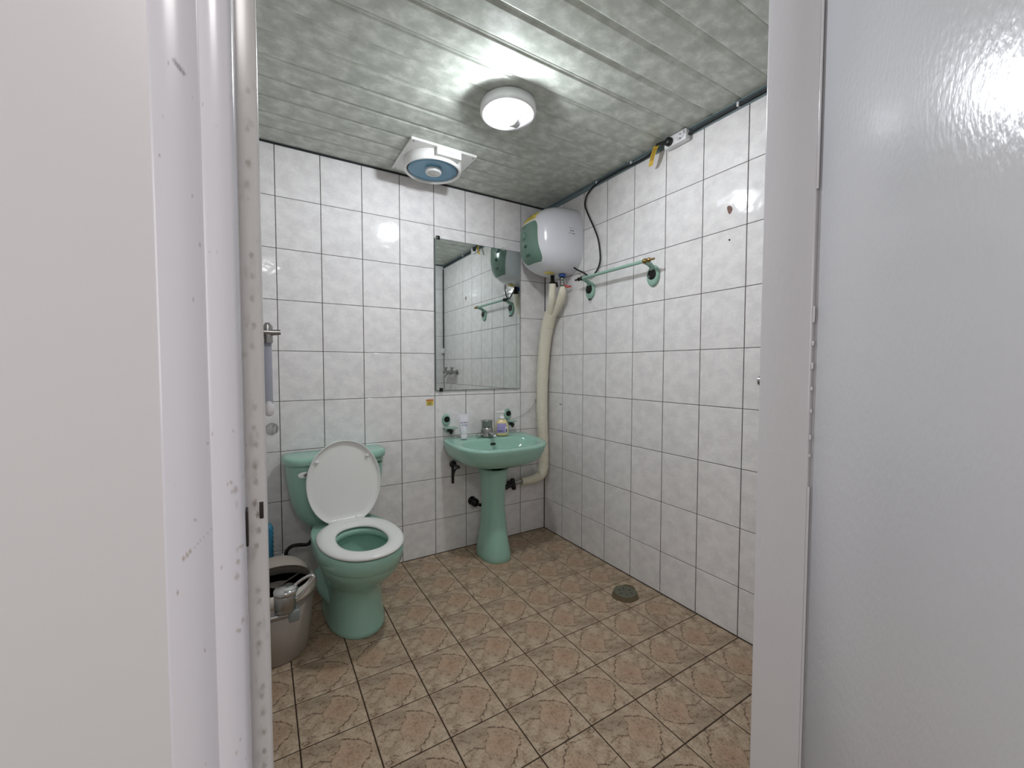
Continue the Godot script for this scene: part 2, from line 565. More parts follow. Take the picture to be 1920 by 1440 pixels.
func build_room() -> void:
	var rows := steps(0.21035, 0.25, 0.0, CEIL - 0.002)
	var g := 0.0014   # depth of the joints
	# back wall
	var wb := wall_box("wall_back", Vector3((LEFT - 0.1) * 0.5 + 0.05, CEIL * 0.5 + 0.02, -0.06 - g), Vector3(-LEFT + 0.2, CEIL + 0.12, 0.12), "grout")
	struct(wb, "pale grey glazed tile wall behind the toilet and the washbasin", "wall")
	tile_wall(wb, 0.0, func(u, v): return Vector3(u, v, 0) - wb.position, steps(-0.1992, 0.2021, LEFT, -0.0015), rows)
	# right wall
	var wr := wall_box("wall_right", Vector3(0.06 + g, CEIL * 0.5 + 0.02, FRONT * 0.5 - 0.03), Vector3(0.12, CEIL + 0.12, FRONT + 0.18), "grout")
	struct(wr, "pale grey glazed tile wall carrying the towel bar and water heater", "wall")
	tile_wall(wr, -PI / 2, func(u, v): return Vector3(0, v, u) - wr.position, steps(0.1989, 0.1974, 0.0015, FRONT), rows)
	# left wall
	var wl := wall_box("wall_left", Vector3(LEFT - 0.06 - g, CEIL * 0.5 + 0.02, FRONT * 0.5 - 0.03), Vector3(0.12, CEIL + 0.12, FRONT + 0.18), "grout")
	struct(wl, "pale grey glazed tile wall beside the toilet, hidden by the door frame", "wall")
	tile_wall(wl, PI / 2, func(u, v): return Vector3(LEFT, v, u) - wl.position, steps(0.1989, 0.1974, 0.0015, FRONT), rows)
	# front wall with the door opening: three blocks joined in one mesh, tiled on the inside
	var b := MB.new()
	var zf := FRONT + g
	var d := HALL - 0.012 - zf
	var zc := zf + d * 0.5
	var dl := DOOR_L - 0.05
	var dr := DOOR_R + 0.05
	b.box(Vector3((dl + LEFT - 0.12) * 0.5, 1.155, zc), Vector3(dl - LEFT + 0.12, 2.31, d))
	b.box(Vector3((dr + 0.12) * 0.5, 1.155, zc), Vector3(0.12 - dr, 2.31, d))
	b.box(Vector3((dl + dr) * 0.5, 2.20, zc), Vector3(dr - dl, 0.22, d))
	var wf := put("wall_front", b.mesh(), M.grout)
	struct(wf, "tiled inner side of the wall with the door, seen in the mirror", "wall")
	tile_wall(wf, PI, func(u, v): return Vector3(u, v, FRONT), steps(-0.1992, 0.2021, LEFT, -0.0015), rows, Rect2(DOOR_L - 0.03, -0.1, DOOR_R - DOOR_L + 0.06, 2.16))
	# floor
	var fl := wall_box("floor", Vector3(LEFT * 0.5, -0.06 - 0.0018, FRONT * 0.5 - 0.015), Vector3(-LEFT + 0.24, 0.12, FRONT + 0.21), "floor_grout")
	struct(fl, "brown stone-print ceramic tile floor of the bathroom", "floor")
	var xs := steps(-0.8184, 0.19845, LEFT, -0.001)
	xs.remove_at(xs.size() - 2)   # no sliver at the right wall
	var zs := steps(1.0048, 0.1925, 0.001, FRONT + 0.06)
	for i in xs.size() - 1:
		for j in zs.size() - 1:
			var x0: float = xs[i]
			var x1: float = xs[i + 1]
			var z0: float = zs[j]
			var z1: float = zs[j + 1]
			if x1 - x0 < 0.012 or z1 - z0 < 0.012: continue
			# where the whole tile would lie, so that cut tiles show a cut print
			var fx := -0.8184 + floorf((((x0 + x1) * 0.5) + 0.8184) / 0.19845) * 0.19845
			var fz := 1.0048 + floorf((((z0 + z1) * 0.5) - 1.0048) / 0.1925) * 0.1925
			var q := 0 if x0 < -0.63 else 2
			if rng.randf() < 0.18: q = rng.randi_range(0, 3)
			var gap := 0.0019
			var o := put("tile", floor_slab(x1 - x0 - gap * 2, z1 - z0 - gap * 2, Vector2(x0 + gap - fx, z0 + gap - fz), q), M.floor_tile, fl)
			o.position = Vector3((x0 + x1) * 0.5, 0, (z0 + z1) * 0.5) - fl.position
			o.basis = Basis(Vector3.RIGHT, rng.randf_range(-0.002, 0.002)) * Basis(Vector3.BACK, rng.randf_range(-0.002, 0.002))
	build_ceiling()


func floor_slab(w: float, h: float, at: Vector2, q: int) -> ArrayMesh:
	var key := "f%.4f/%.4f/%.4f/%.4f/%d" % [w, h, at.x, at.y, q]
	if slabs.has(key): return slabs[key]
	var b := MB.new()
	var rings := []
	for e in [[-0.008, 0.0], [-0.0018, 0.0], [-0.0006, 0.0007], [0.0, 0.0026]]:
		var x: float = w * 0.5 - e[1]
		var z: float = h * 0.5 - e[1]
		rings.append([Vector3(-x, e[0], -z), Vector3(x, e[0], -z), Vector3(x, e[0], z), Vector3(-x, e[0], z)])
	for i in 3:
		for j in 4:
			var k := (j + 1) % 4
			b.quad(rings[i][j], rings[i][k], rings[i + 1][k], rings[i + 1][j], 1 + j if i > 0 else -1)
	b.quad(rings[3][0], rings[3][1], rings[3][2], rings[3][3], -1)
	b.quad(rings[0][3], rings[0][2], rings[0][1], rings[0][0], -1)
	b.orient(0)
	for i in b.p.size():
		var u := (b.p[i].x + w * 0.5 + at.x) / 0.19845
		var v := (b.p[i].z + h * 0.5 + at.y) / 0.1925
		var c := Vector2(u - 0.5, v - 0.5).rotated(q * PI / 2) + Vector2(0.5, 0.5)
		b.t[i] = c
	slabs[key] = b.mesh()
	return slabs[key]


func build_ceiling() -> void:
	var cl := wall_box("ceiling", Vector3(LEFT * 0.5, CEIL + 0.07, FRONT * 0.5 - 0.03), Vector3(-LEFT + 0.24, 0.12, FRONT + 0.18), "dark_gap")
	struct(cl, "grey green marbled plastic panel ceiling of the bathroom", "ceiling")
	# panels run along x; each has a flat face, a sloped edge and a recessed tongue
	var zs := [0.006]
	var z := 0.146
	while z < FRONT - 0.02:
		zs.append(z)
		z += 0.1214
	zs.append(FRONT)
	for i in zs.size() - 1:
		var z0: float = zs[i]
		var z1: float = zs[i + 1]
		var poly := PackedVector2Array([Vector2(z0, 0.009), Vector2(z0, 0.0034), Vector2(z0 + 0.0008, 0.0008), Vector2(z0 + 0.0028, 0.0), Vector2(z0 + 0.005, 0.0),
			Vector2(z1 - 0.0250, 0.0), Vector2(z1 - 0.0230, 0.0001), Vector2(z1 - 0.0200, 0.0010), Vector2(z1 - 0.0170, 0.0026), Vector2(z1 - 0.0150, 0.0034), Vector2(z1 - 0.0130, 0.0036), Vector2(z1, 0.0036), Vector2(z1, 0.009)])
		var b := MB.new()
		b.prism(poly, 0.0, -LEFT - 0.004, 0.0, true)
		# prism lies in xy along z: turn so that poly x -> world z, poly y -> world y, length -> world -x
		var o := put("panel", b.mesh(), M["ceiling_panel_%d" % (i % 3)], cl)
		o.transform = Transform3D(Basis(Vector3(0, 0, 1), Vector3(0, 1, 0), Vector3(-1, 0, 0)), Vector3(-0.002, CEIL, 0) - cl.position)
	# edge mouldings: an L-shaped plastic strip along the right wall, a thin dark one along the back
	var t := MB.new()
	t.prism(PackedVector2Array([Vector2(0, 0), Vector2(-0.018, 0), Vector2(-0.018, -0.003), Vector2(-0.0045, -0.006), Vector2(-0.004, -0.028), Vector2(0, -0.028)]), 0.001, FRONT - 0.001)
	struct(obj("trim_1", t, M.ceiling_trim, self, Vector3(-0.0005, CEIL - 0.0005, 0)), "blue grey plastic moulding between right wall and ceiling", "moulding")
	var t2 := MB.new()
	t2.prism(PackedVector2Array([Vector2(0, 0), Vector2(0.012, 0), Vector2(0.012, -0.003), Vector2(0.003, -0.004), Vector2(0.003, -0.006), Vector2(0, -0.006)]), 0.02, -LEFT)
	var o2 := obj("trim_2", t2, M.dark_gap)
	o2.transform = Transform3D(Basis(Vector3(0, 0, 1), Vector3(0, 1, 0), Vector3(-1, 0, 0)), Vector3(0, CEIL - 0.0005, 0.0005))
	struct(o2, "thin dark joint strip between back wall and ceiling", "moulding")


# ---------------------------------------------------------------- door frame, leaf and hall
func build_doorway() -> void:
	# left jamb: profile in plan (x, z), extruded up; front face and stop face carry the marks
	var fr := node("trim_3", Vector3(DOOR_L, 0, FRONT))
	struct(fr, "white painted wooden door frame with chipped latch side", "door frame")
	var plan := func(pts: Array, y0: float, y1: float) -> MB:
		var b := MB.new()
		var poly := PackedVector2Array()
		for q in pts: poly.append(Vector2(q[0], q[1]))
		b.prism(poly, y0, y1)
		# poly (x, z) -> world x, z; length -> world y
		b.moved(0, Transform3D(Basis(Vector3(1, 0, 0), Vector3(0, 0, 1), Vector3(0, 1, 0)), Vector3.ZERO))
		b.orient(0)
		for i in b.g.size(): b.g[i] = 0 if absf((b.p[i * 3 + 1] - b.p[i * 3]).cross(b.p[i * 3 + 2] - b.p[i * 3]).normalized().y) < 0.5 else -1
		return b
	# stop with its rounded nose (local x = 0 is the edge of the opening, z = 0 the inner wall face)
	var stop := [[-0.045, -0.002], [-0.004, -0.002], [-0.001, -0.0008], [0.0, 0.002], [0.0, 0.055], [-0.0006, 0.0585], [-0.0025, 0.06], [-0.0045, 0.0604], [-0.045, 0.0604]]
	var sb: MB = plan.call(stop, 0.0, 2.06)
	for i in sb.p.size(): sb.t[i] = Vector2((sb.p[i].x + 0.020) / 0.020, 1.0 - sb.p[i].y / 2.06)
	obj("door_stop", sb, M.stop_paint, fr)
	var cas := [[-0.045, 0.0600], [-0.0165, 0.0600], [-0.0150, 0.0603], [-0.0150, 0.0945], [-0.0158, 0.0982], [-0.0185, 0.1000], [-0.0335, 0.1004], [-0.0348, 0.0992], [-0.0362, 0.1004], [-0.0595, 0.1010], [-0.0610, 0.1003], [-0.0622, 0.0988], [-0.0622, 0.0600]]
	var cb: MB = plan.call(cas, 0.0, 2.11)
	for i in cb.p.size(): cb.t[i] = Vector2((cb.p[i].x + 0.065) / 0.055, 1.0 - cb.p[i].y / 2.11)
	obj("casing", cb, M.casing_paint, fr)
	# latch hole with a thin worn plate in the rebate
	var lp := MB.new()
	lp.box(Vector3(-0.0142, 1.005, 0.0785), Vector3(0.0016, 0.028, 0.012), 0.0006)
	obj("strike_plate", lp, M.latch_dark, fr)
	var chip := MB.new()
	chip.box(Vector3(-0.0045, 1.011, 0.0604), Vector3(0.0030, 0.014, 0.0012), 0.0004)
	obj("splinter_hole", chip, M.latch_dark, fr)
	# right jamb and head
	var w := DOOR_R - DOOR_L
	var rj := [[w + 0.045, -0.002], [w + 0.003, -0.002], [w + 0.001, -0.0012], [w, 0.001], [w, 0.088], [w + 0.001, 0.0905], [w + 0.003, 0.0915], [w + 0.045, 0.0915]]
	obj("jamb", plan.call(rj, 0.0, 2.06), M.white_paint, fr)
	var rc := [[w + 0.010, 0.0915], [w + 0.010, 0.099], [w + 0.0115, 0.1004], [w + 0.0600, 0.1004], [w + 0.0615, 0.099], [w + 0.0615, 0.0915]]
	obj("casing", plan.call(rc, 0.0, 2.11), M.white_paint, fr)
	var hb := MB.new()
	hb.box(Vector3(w * 0.5, 2.083, 0.046), Vector3(w + 0.1, 0.050, 0.094), 0.002)
	obj("head", hb, M.white_paint, fr)
	# paint bridging parts of the hinge gap
	var pb := MB.new()
	for s in [[1.46, 1.80], [1.215, 1.245], [1.172, 1.180], [1.128, 1.140], [1.088, 1.094], [1.046, 1.052], [0.995, 1.004], [0.962, 0.967], [0.30, 0.905]]:
		pb.tube([Vector3(w + 0.0010, s[0], 0.0935), Vector3(w + 0.0006, (s[0] + s[1]) * 0.5, 0.0938), Vector3(w + 0.0010, s[1], 0.0935)], 0.0021, 8)
	obj("paint_bead", pb, M.white_paint, fr)
	# door leaf, hinged at the right jamb, standing open into the hall
	var leaf := node("door_1", Vector3(DOOR_R + 0.0012, 0, HALL - 0.002), 0.0)
	# local -x runs along the leaf, local -z is its bathroom side
	leaf.rotation.y = deg_to_rad(48.5)
	struct(leaf, "glossy white brush-painted door leaf standing half open into the hall", "door")
	var lb := MB.new()
	lb.box(Vector3(-0.435, 1.03, 0.0185), Vector3(0.868, 2.04, 0.036), 0.0025)
	obj("panel", lb, M.door_paint, leaf)
	for y in [0.25, 1.85]:
		var hg := MB.new()
		hg.tube([Vector3(0.004, y - 0.045, 0.040), Vector3(0.004, y + 0.045, 0.040)], 0.006)
		obj("hinge", hg, M.steel, leaf)
	var kb := MB.new()
	var ks := kb.lathe([Vector2(0.0, 0.0), Vector2(0.024, 0.0), Vector2(0.026, 0.006), Vector2(0.012, 0.010), Vector2(0.011, 0.03), Vector2(0.022, 0.036), Vector2(0.026, 0.048), Vector2(0.022, 0.060), Vector2(0.0, 0.064)])
	kb.moved(ks, Transform3D(Basis(Vector3.RIGHT, PI / 2), Vector3(-0.81, 1.0, 0.0365)))
	obj("knob", kb, M.steel, leaf)
	# hall: the wall either side of the door, side and rear walls, floor, ceiling
	var hw := MB.new()
	var zc := HALL - 0.006
	hw.box(Vector3(-2.573, 1.2, zc), Vector3(1.654, 2.4, 0.012))
	hw.box(Vector3(0.127, 1.2, zc), Vector3(1.746, 2.4, 0.012))
	hw.box(Vector3((DOOR_L + DOOR_R) * 0.5, 2.255, zc), Vector3(1.0, 0.29, 0.012))
	struct(put("wall_hall_front", hw.mesh(), M.hall_wall), "white painted hall wall around the bathroom door", "wall")
	struct(wall_box("wall_hall_left", Vector3(-3.46, 1.2, 3.2), Vector3(0.12, 2.4, 2.6), "hall_wall"), "white side wall of the hall left of the door", "wall")
	struct(wall_box("wall_hall_right", Vector3(1.06, 1.2, 3.2), Vector3(0.12, 2.4, 2.6), "hall_wall"), "white side wall of the hall right of the door", "wall")
	struct(wall_box("wall_hall_rear", Vector3(-1.2, 1.2, 4.5), Vector3(4.64, 2.4, 0.12), "hall_wall"), "white wall at the back of the hall", "wall")
	struct(wall_box("floor_hall", Vector3(-1.2, -0.06, 3.21), Vector3(4.64, 0.12, 2.5), "hall_floor"), "light brown wood floor of the hall", "floor")
	struct(wall_box("ceiling_hall", Vector3(-1.2, 2.46, 3.21), Vector3(4.64, 0.12, 2.6), "hall_ceiling"), "white ceiling of the hall", "ceiling")


func make_door_paints() -> void:
	var base := Color(0.87, 0.865, 0.875)
	var dirt := Color(0.42, 0.37, 0.33)
	var soft := Color(0.62, 0.59, 0.56)
	var marks := []
	var r := RandomNumberGenerator.new()
	r.seed = 9
	# dark rub marks where the door strikes the stop, at the heights seen
	for e in [[1.352, 0.3], [1.322, 0.35], [1.295, 0.55], [1.278, 0.35], [1.222, 0.5], [1.205, 0.35], [1.187, 0.4], [1.165, 0.45], [1.148, 0.3], [1.098, 0.3], [1.081, 0.35], [1.067, 0.5], [1.049, 0.6], [1.036, 0.5], [1.018, 0.85], [1.008, 0.9], [0.995, 0.6], [0.982, 0.5], [0.944, 0.4], [0.934, 0.35], [0.915, 0.4], [0.898, 0.5], [0.89, 0.3], [0.86, 0.5], [0.852, 0.4], [0.837, 0.45], [0.82, 0.5], [0.803, 0.6], [0.79, 0.5]]:
		var v: float = 1.0 - e[0] / 2.06
		marks.append([r.randf_range(0.52, 0.66), v, 0.11, 0.0017, e[1] * 0.6, dirt])
		marks.append([r.randf_range(0.45, 0.7), v + r.randf_range(-0.003, 0.003), 0.16, 0.0032, e[1] * 0.28, soft])
	for k in 60: marks.append([r.randf_range(0.2, 0.9), r.randf_range(0.2, 0.75), r.randf_range(0.05, 0.15), r.randf_range(0.001, 0.004), r.randf_range(0.05, 0.2), soft])
	var sp := M.white_paint.duplicate() as StandardMaterial3D
	sp.resource_name = "stop_paint"
	sp.uv1_triplanar = false
	sp.uv1_world_triplanar = false
	sp.uv1_scale = Vector3.ONE
	sp.normal_enabled = false
	sp.albedo_color = Color.WHITE
	sp.albedo_texture = marked_paint(64, 2048, Color(0.85, 0.84, 0.83), marks, 3)
	M.stop_paint = sp
	var cm := []
	var at := func(x: float, y: float) -> Vector2: return Vector2((x - DOOR_L + 0.065) / 0.055, 1.0 - y / 2.11)
	var q: Vector2 = at.call(-1.7305, 1.332)
	for k in 5: cm.append([q.x + (k - 2) * 0.022, q.y + (k - 2) * 0.0007, 0.026, 0.0011, 0.55, Color(0.48, 0.48, 0.52)])
	q = at.call(-1.736, 0.998)
	for k in 9: cm.append([q.x + k * 0.035 + r.randf_range(-0.01, 0.01), q.y - k * 0.0010, 0.020 if k < 3 else 0.010, 0.0010 if k < 3 else 0.0005, 0.6 if k < 3 else 0.4, Color(0.60, 0.53, 0.48)])
	for k in 26: cm.append([r.randf_range(0.1, 0.95), r.randf_range(0.35, 0.64), r.randf_range(0.006, 0.02), r.randf_range(0.0003, 0.001), r.randf_range(0.15, 0.5), Color(0.58, 0.53, 0.5)])
	for k in 12: cm.append([r.randf_range(0.75, 0.95), r.randf_range(0.50, 0.56), r.randf_range(0.02, 0.04), r.randf_range(0.0008, 0.002), r.randf_range(0.2, 0.5), Color(0.62, 0.58, 0.55)])
	var cp := sp.duplicate() as StandardMaterial3D
	cp.resource_name = "casing_paint"
	cp.albedo_texture = marked_paint(160, 2048, Color(0.86, 0.86, 0.885), cm, 4)
	M.casing_paint = cp
	mat("latch_dark", Color(0.20, 0.17, 0.15), 0.7)


# ---------------------------------------------------------------- lamps
func build_lamps() -> void:
	var at := Vector3(-0.800, CEIL, 0.842)
	var l := node("ceiling_lamp", at)
	tag(l, "round white ceiling lamp glowing over the bathroom", "lamp")
	var b := MB.new()
	b.lathe([Vector2(0.0, 0.0), Vector2(0.106, 0.0), Vector2(0.113, -0.006), Vector2(0.115, -0.034), Vector2(0.112, -0.045), Vector2(0.105, -0.0490), Vector2(0.096, -0.0485), Vector2(0.090, -0.043), Vector2(0.084, -0.020), Vector2(0.0, -0.014)], Vector3.ZERO, 48)
	obj("housing", b, M.white_plastic, l)
	# the bulb lies flat in the housing: its base points towards the far corner, its globe towards the door
	var axis := Vector3(0.83, 0.06, -0.555).normalized()
	var mid := Vector3(-0.034, -0.062, 0.042)
	var side := axis.cross(Vector3.UP).normalized()
	var lie := Transform3D(Basis(side, axis, side.cross(axis)), mid)
	var c := MB.new()
	c.lathe([Vector2(0.0, 0.037), Vector2(0.030, 0.036), Vector2(0.036, 0.037), Vector2(0.036, 0.044), Vector2(0.030, 0.066), Vector2(0.022, 0.084), Vector2(0.020, 0.098), Vector2(0.0, 0.099)], Vector3.ZERO, 28)
	c.moved(0, lie)
	obj("bulb_base", c, M.white_plastic, l)
	var bulb := MB.new()
	bulb.lathe([Vector2(0.0, -0.046), Vector2(0.012, -0.0445), Vector2(0.025, -0.038), Vector2(0.037, -0.025), Vector2(0.043, -0.008), Vector2(0.043, 0.006), Vector2(0.039, 0.020), Vector2(0.032, 0.031), Vector2(0.026, 0.037), Vector2(0.0, 0.037)], Vector3.ZERO, 32)
	bulb.moved(0, lie)
	obj("bulb", bulb, M.bulb_glow, l)
	var s2 := MB.new()
	for e in [[0.052, 0.9], [0.062, 0.4], [0.074, 1.2]]:
		var q := s2.box(Vector3.ZERO, Vector3(0.006, 0.004, 0.003), 0.001)
		s2.moved(q, lie * Transform3D(Basis(), Vector3(sin(e[1]) * 0.029, e[0], cos(e[1]) * 0.029)))
	obj("vent_slot", s2, M.dark_print, l)
	var li := OmniLight3D.new()
	li.name = "lamp_light"
	li.position = at + mid
	li.light_color = Color(0.955, 0.975, 1.0)
	li.light_energy = LAMP
	li.light_size = 0.034
	li.omni_range = 8.0
	li.omni_attenuation = 2.0
	li.shadow_enabled = true
	add_child(li)
	# hall lamp above the photographer
	var hl := node("hall_lamp", Vector3(-1.75, 2.40, 3.25))
	tag(hl, "square white ceiling lamp in the hall", "lamp")
	var q1 := MB.new()
	q1.box(Vector3(0, -0.018, 0), Vector3(0.44, 0.036, 0.44), 0.008)
	obj("housing", q1, M.white_plastic, hl)
	var q2 := MB.new()
	q2.box(Vector3(0, -0.040, 0), Vector3(0.40, 0.010, 0.40), 0.004)
	obj("diffuser", q2, M.hall_lamp_glow, hl)
	var ql := AreaLight3D.new()
	ql.name = "hall_lamp_light"
	ql.position = Vector3(-1.75, 2.35, 3.25)
	ql.rotation.x = -PI / 2
	ql.area_size = Vector2(0.40, 0.40)
	ql.light_color = Color(1.0, 0.985, 0.98)
	ql.light_energy = HALL_LAMP
	ql.shadow_enabled = true
	add_child(ql)
	# frosted window in the left wall of the hall: daylight that falls on the frame and the jamb
	var h := node("window_1", Vector3(-3.40, 0.9, 3.05))
	struct(h, "frosted daylight window in the left wall of the hall", "window")
	var hb := MB.new()
	for e in [[Vector3(0.01, 0.0, 0.0), Vector3(0.06, 0.05, 1.30)], [Vector3(0.01, 1.15, 0.0), Vector3(0.06, 0.05, 1.30)], [Vector3(0.01, 0.575, -0.625), Vector3(0.06, 1.10, 0.05)], [Vector3(0.01, 0.575, 0.625), Vector3(0.06, 1.10, 0.05)], [Vector3(0.01, 0.575, 0.0), Vector3(0.06, 1.10, 0.04)]]:
		hb.box(e[0], e[1], 0.004)
	obj("window_frame", hb, M.white_plastic, h)
	for z in [-0.31, 0.31]:
		var hg := MB.new()
		hg.box(Vector3(0.008, 0.575, z), Vector3(0.008, 1.10, 0.58))
		obj("pane", hg, M.window_glow, h)
	var al := AreaLight3D.new()
	al.name = "window_light"
	al.position = Vector3(-3.34, 1.475, 3.05)
	al.rotation.y = -PI / 2
	al.area_size = Vector2(1.2, 1.1)
	al.light_color = Color(1.0, 0.985, 0.985)
	al.light_energy = WINDOW
	al.shadow_enabled = true
	add_child(al)


# ---------------------------------------------------------------- toilet and around
func build_toilet() -> void:
	var t := node("toilet", Vector3(-1.376, 0, 0.0), deg_to_rad(4.5))
	tag(t, "mint green ceramic toilet with its white seat lid raised", "toilet")
	# bowl: outside up, over the rim, inside down
	var b := MB.new()
	var R := []
	for e in [[0.0, 0.117, 0.14, 0.583], [0.006, 0.121, 0.138, 0.588], [0.02, 0.120, 0.14, 0.586], [0.05, 0.115, 0.145, 0.572], [0.10, 0.112, 0.15, 0.566], [0.15, 0.110, 0.15, 0.568], [0.19, 0.114, 0.15, 0.580], [0.215, 0.122, 0.15, 0.605], [0.24, 0.136, 0.15, 0.640], [0.27, 0.149, 0.15, 0.682], [0.30, 0.160, 0.15, 0.710], [0.318, 0.1640, 0.15, 0.719], [0.324, 0.1655, 0.15, 0.722], [0.328, 0.1690, 0.15, 0.728], [0.36, 0.1710, 0.15, 0.735], [0.382, 0.171, 0.15, 0.736], [0.388, 0.167, 0.155, 0.732]]:
		R.append(oval(e[0], e[1], e[2], e[3], 48, 2.15, 3.0, e[2] + (e[3] - e[2]) * 0.55))
	for e in [[0.388, 0.113, 0.372, 0.682], [0.383, 0.107, 0.378, 0.676], [0.366, 0.107, 0.378, 0.676], [0.360, 0.114, 0.372, 0.684], [0.350, 0.130, 0.362, 0.698], [0.30, 0.130, 0.37, 0.678], [0.24, 0.100, 0.39, 0.606], [0.18, 0.068, 0.42, 0.545], [0.15, 0.030, 0.45, 0.52]]:
		R.append(oval(e[0], e[1], e[2], e[3], 48, 2.0, 2.0, e[2] + (e[3] - e[2]) * 0.5))
	b.loft(R)
	obj("bowl", b, M.mint, t)
	var wt := MB.new()
	wt.loft([oval(0.1795, 0.0675, 0.4205, 0.5445, 32), oval(0.181, 0.0684, 0.4200, 0.5455, 32)])
	obj("water", wt, M.bowl_water, t)
	# deck between bowl and tank, with the trapway bulge at the side
	var dk := MB.new()
	dk.loft([oval(0.20, 0.09, 0.06, 0.28, 32, 4, 4), oval(0.26, 0.105, 0.045, 0.29, 32, 4, 4), oval(0.33, 0.125, 0.04, 0.30, 32, 4, 4), oval(0.357, 0.128, 0.04, 0.30, 32, 4, 4), oval(0.362, 0.122, 0.045, 0.295, 32, 4, 4)])
	dk.tube(smooth_path([Vector3(-0.075, 0.10, 0.40), Vector3(-0.105, 0.135, 0.33), Vector3(-0.105, 0.165, 0.25), Vector3(-0.08, 0.12, 0.20)]), 0.038, 14)
	obj("deck", dk, M.mint, t)
	# tank with a tapering, rounded bottom
	var tk := MB.new()
	var T := []
	for e in [[0.352, 0.120, 0.168], [0.356, 0.138, 0.176], [0.368, 0.156, 0.184], [0.39, 0.174, 0.190], [0.42, 0.190, 0.1945], [0.46, 0.204, 0.198], [0.50, 0.213, 0.201], [0.56, 0.222, 0.204], [0.62, 0.228, 0.206], [0.664, 0.230, 0.207]]:
		T.append(oval(e[0], e[1], 0.018, e[2], 48, 3.4, 9.0, 0.06))
	tk.loft(T)
	var tank := obj("tank", tk, M.mint, t)
	var ld := MB.new()
	T = []
	for e in [[0.665, 0.0], [0.667, 0.008], [0.674, 0.011], [0.692, 0.011], [0.699, 0.008], [0.703, 0.001], [0.704, -0.012]]:
		T.append(oval(e[0], 0.231 + e[1], 0.012, 0.208 + e[1], 48, 3.4, 9.0, 0.06))
	ld.loft(T)
	obj("tank_lid", ld, M.mint, t)
	# flush lever: a white teardrop with a chrome inlay
	var lv := MB.new()
	var tear := PackedVector2Array()
	for k in 28:
		var a := TAU * k / 28
		var r := 0.016 + 0.030 * pow(maxf(0.0, -cos(a)), 5.0)
		tear.append(Vector2(cos(a) * r * 1.25, sin(a) * r * 0.92))
	lv.prism(tear, 0.0, 0.012, 0.003)
	obj("flush_lever", lv, M.white_plastic, tank, Vector3(-0.138, 0.630, 0.198))
	var li := MB.new()
	var inl := PackedVector2Array()
	for v in tear: inl.append(v * 0.62)
	li.prism(inl, 0.011, 0.0135, 0.001)
	obj("lever_inlay", li, M.steel, tank, Vector3(-0.136, 0.630, 0.198))
	# faded maker's mark on the tank
	var mk := MB.new()
	for k in 5: mk.box(Vector3(0.176 + k * 0.006, 0.640 + (k % 2) * 0.002, 0.1865 - k * 0.0022), Vector3(0.0042, 0.006 + (k % 3) * 0.002, 0.003))
	obj("emblem", mk, M.heater_green_dark, tank)
	# seat ring
	var st := MB.new()
	var S := []
	for k in 16:
		var a := TAU * k / 16
		var s := 0.5 + 0.5 * cos(a) * (1.0 if absf(cos(a)) < 0.9 else 1.0)
		var hgt := 0.400 + 0.0115 * sin(a) * (1.15 if sin(a) > 0 else 1.0)
		S.append(oval(hgt, lerpf(0.098, 0.169, s), lerpf(0.378, 0.266, s), lerpf(0.668, 0.744, s), 56, 2.1, 2.3, lerpf(0.53, 0.50, s)))
	st.loop(S)
	obj("seat", st, M.seat_white, t)
	# raised lid: a shallow dish seen from its inner side, leaning on the tank
	var hinge := Node3D.new()
	hinge.name = "lid"
	t.add_child(hinge)
	hinge.position = Vector3(0, 0.408, 0.275)
	hinge.rotation.x = deg_to_rad(-9.0)
	var outline := func(grow: float) -> PackedVector2Array:
		var r := PackedVector2Array()
		for k in 56:
			var a := TAU * k / 56
			var ca := cos(a)
			var sa := sin(a)
			var x := ca * (0.169 + grow)
			var y := 0.178 + sa * ((0.195 if sa > 0 else 0.200) + grow)
			if sa < 0: x = signf(ca) * pow(absf(ca), 0.85) * (0.169 + grow)
			r.append(Vector2(x, maxf(y, -0.006 - grow)))
		return r
	var lb := MB.new()
	var L := []
	for e in [[-0.016, -0.05], [-0.013, -0.02], [-0.006, -0.004], [0.002, 0.0], [0.009, 0.0], [0.0105, -0.0018], [0.009, -0.0040], [-0.001, -0.008], [-0.0045, -0.014], [-0.006, -0.03]]:
		var r := PackedVector3Array()
		for v in outline.call(e[1]): r.append(Vector3(v.x, v.y, e[0]))
		L.append(r)
	lb.loft(L)
	obj("shell", lb, M.seat_white, hinge)
	for q in [[-0.118, 0.282], [0.112, 0.288]]:
		var bp := MB.new()
		bp.box(Vector3(q[0], q[1], 0.000), Vector3(0.017, 0.011, 0.016), 0.004)
		obj("bumper", bp, M.seat_white, hinge)
	for x in [-0.062, 0.062]:
		var hg := MB.new()
		hg.box(Vector3(x, 0.402, 0.272), Vector3(0.04, 0.026, 0.028), 0.006)
		obj("hinge", hg, M.seat_white, t)
	var bc := MB.new()
	bc.lathe([Vector2(0.0, 0.0), Vector2(0.011, 0.0), Vector2(0.010, 0.010), Vector2(0.006, 0.015), Vector2(0.0, 0.016)], Vector3(0.135, 0.0, 0.33), 16)
	obj("bolt_cap", bc, M.chrome, t)

	# water supply hose, from the tank down to a stop on the wall
	var hs := node("supply_hose", Vector3(-1.60, 0.19, 0.02))
	tag(hs, "black flexible water hose hanging under the toilet tank", "hose")
	var hp := MB.new()
	hp.tube(smooth_path([Vector3(-1.478, 0.346, 0.10), Vector3(-1.482, 0.315, 0.10), Vector3(-1.489, 0.280, 0.10), Vector3(-1.510, 0.256, 0.10), Vector3(-1.545, 0.262, 0.10), Vector3(-1.580, 0.262, 0.10), Vector3(-1.600, 0.240, 0.095), Vector3(-1.606, 0.205, 0.085), Vector3(-1.606, 0.18, 0.07)]), 0.0085, 10)
	hp.moved(0, Transform3D(Basis(), -hs.position))
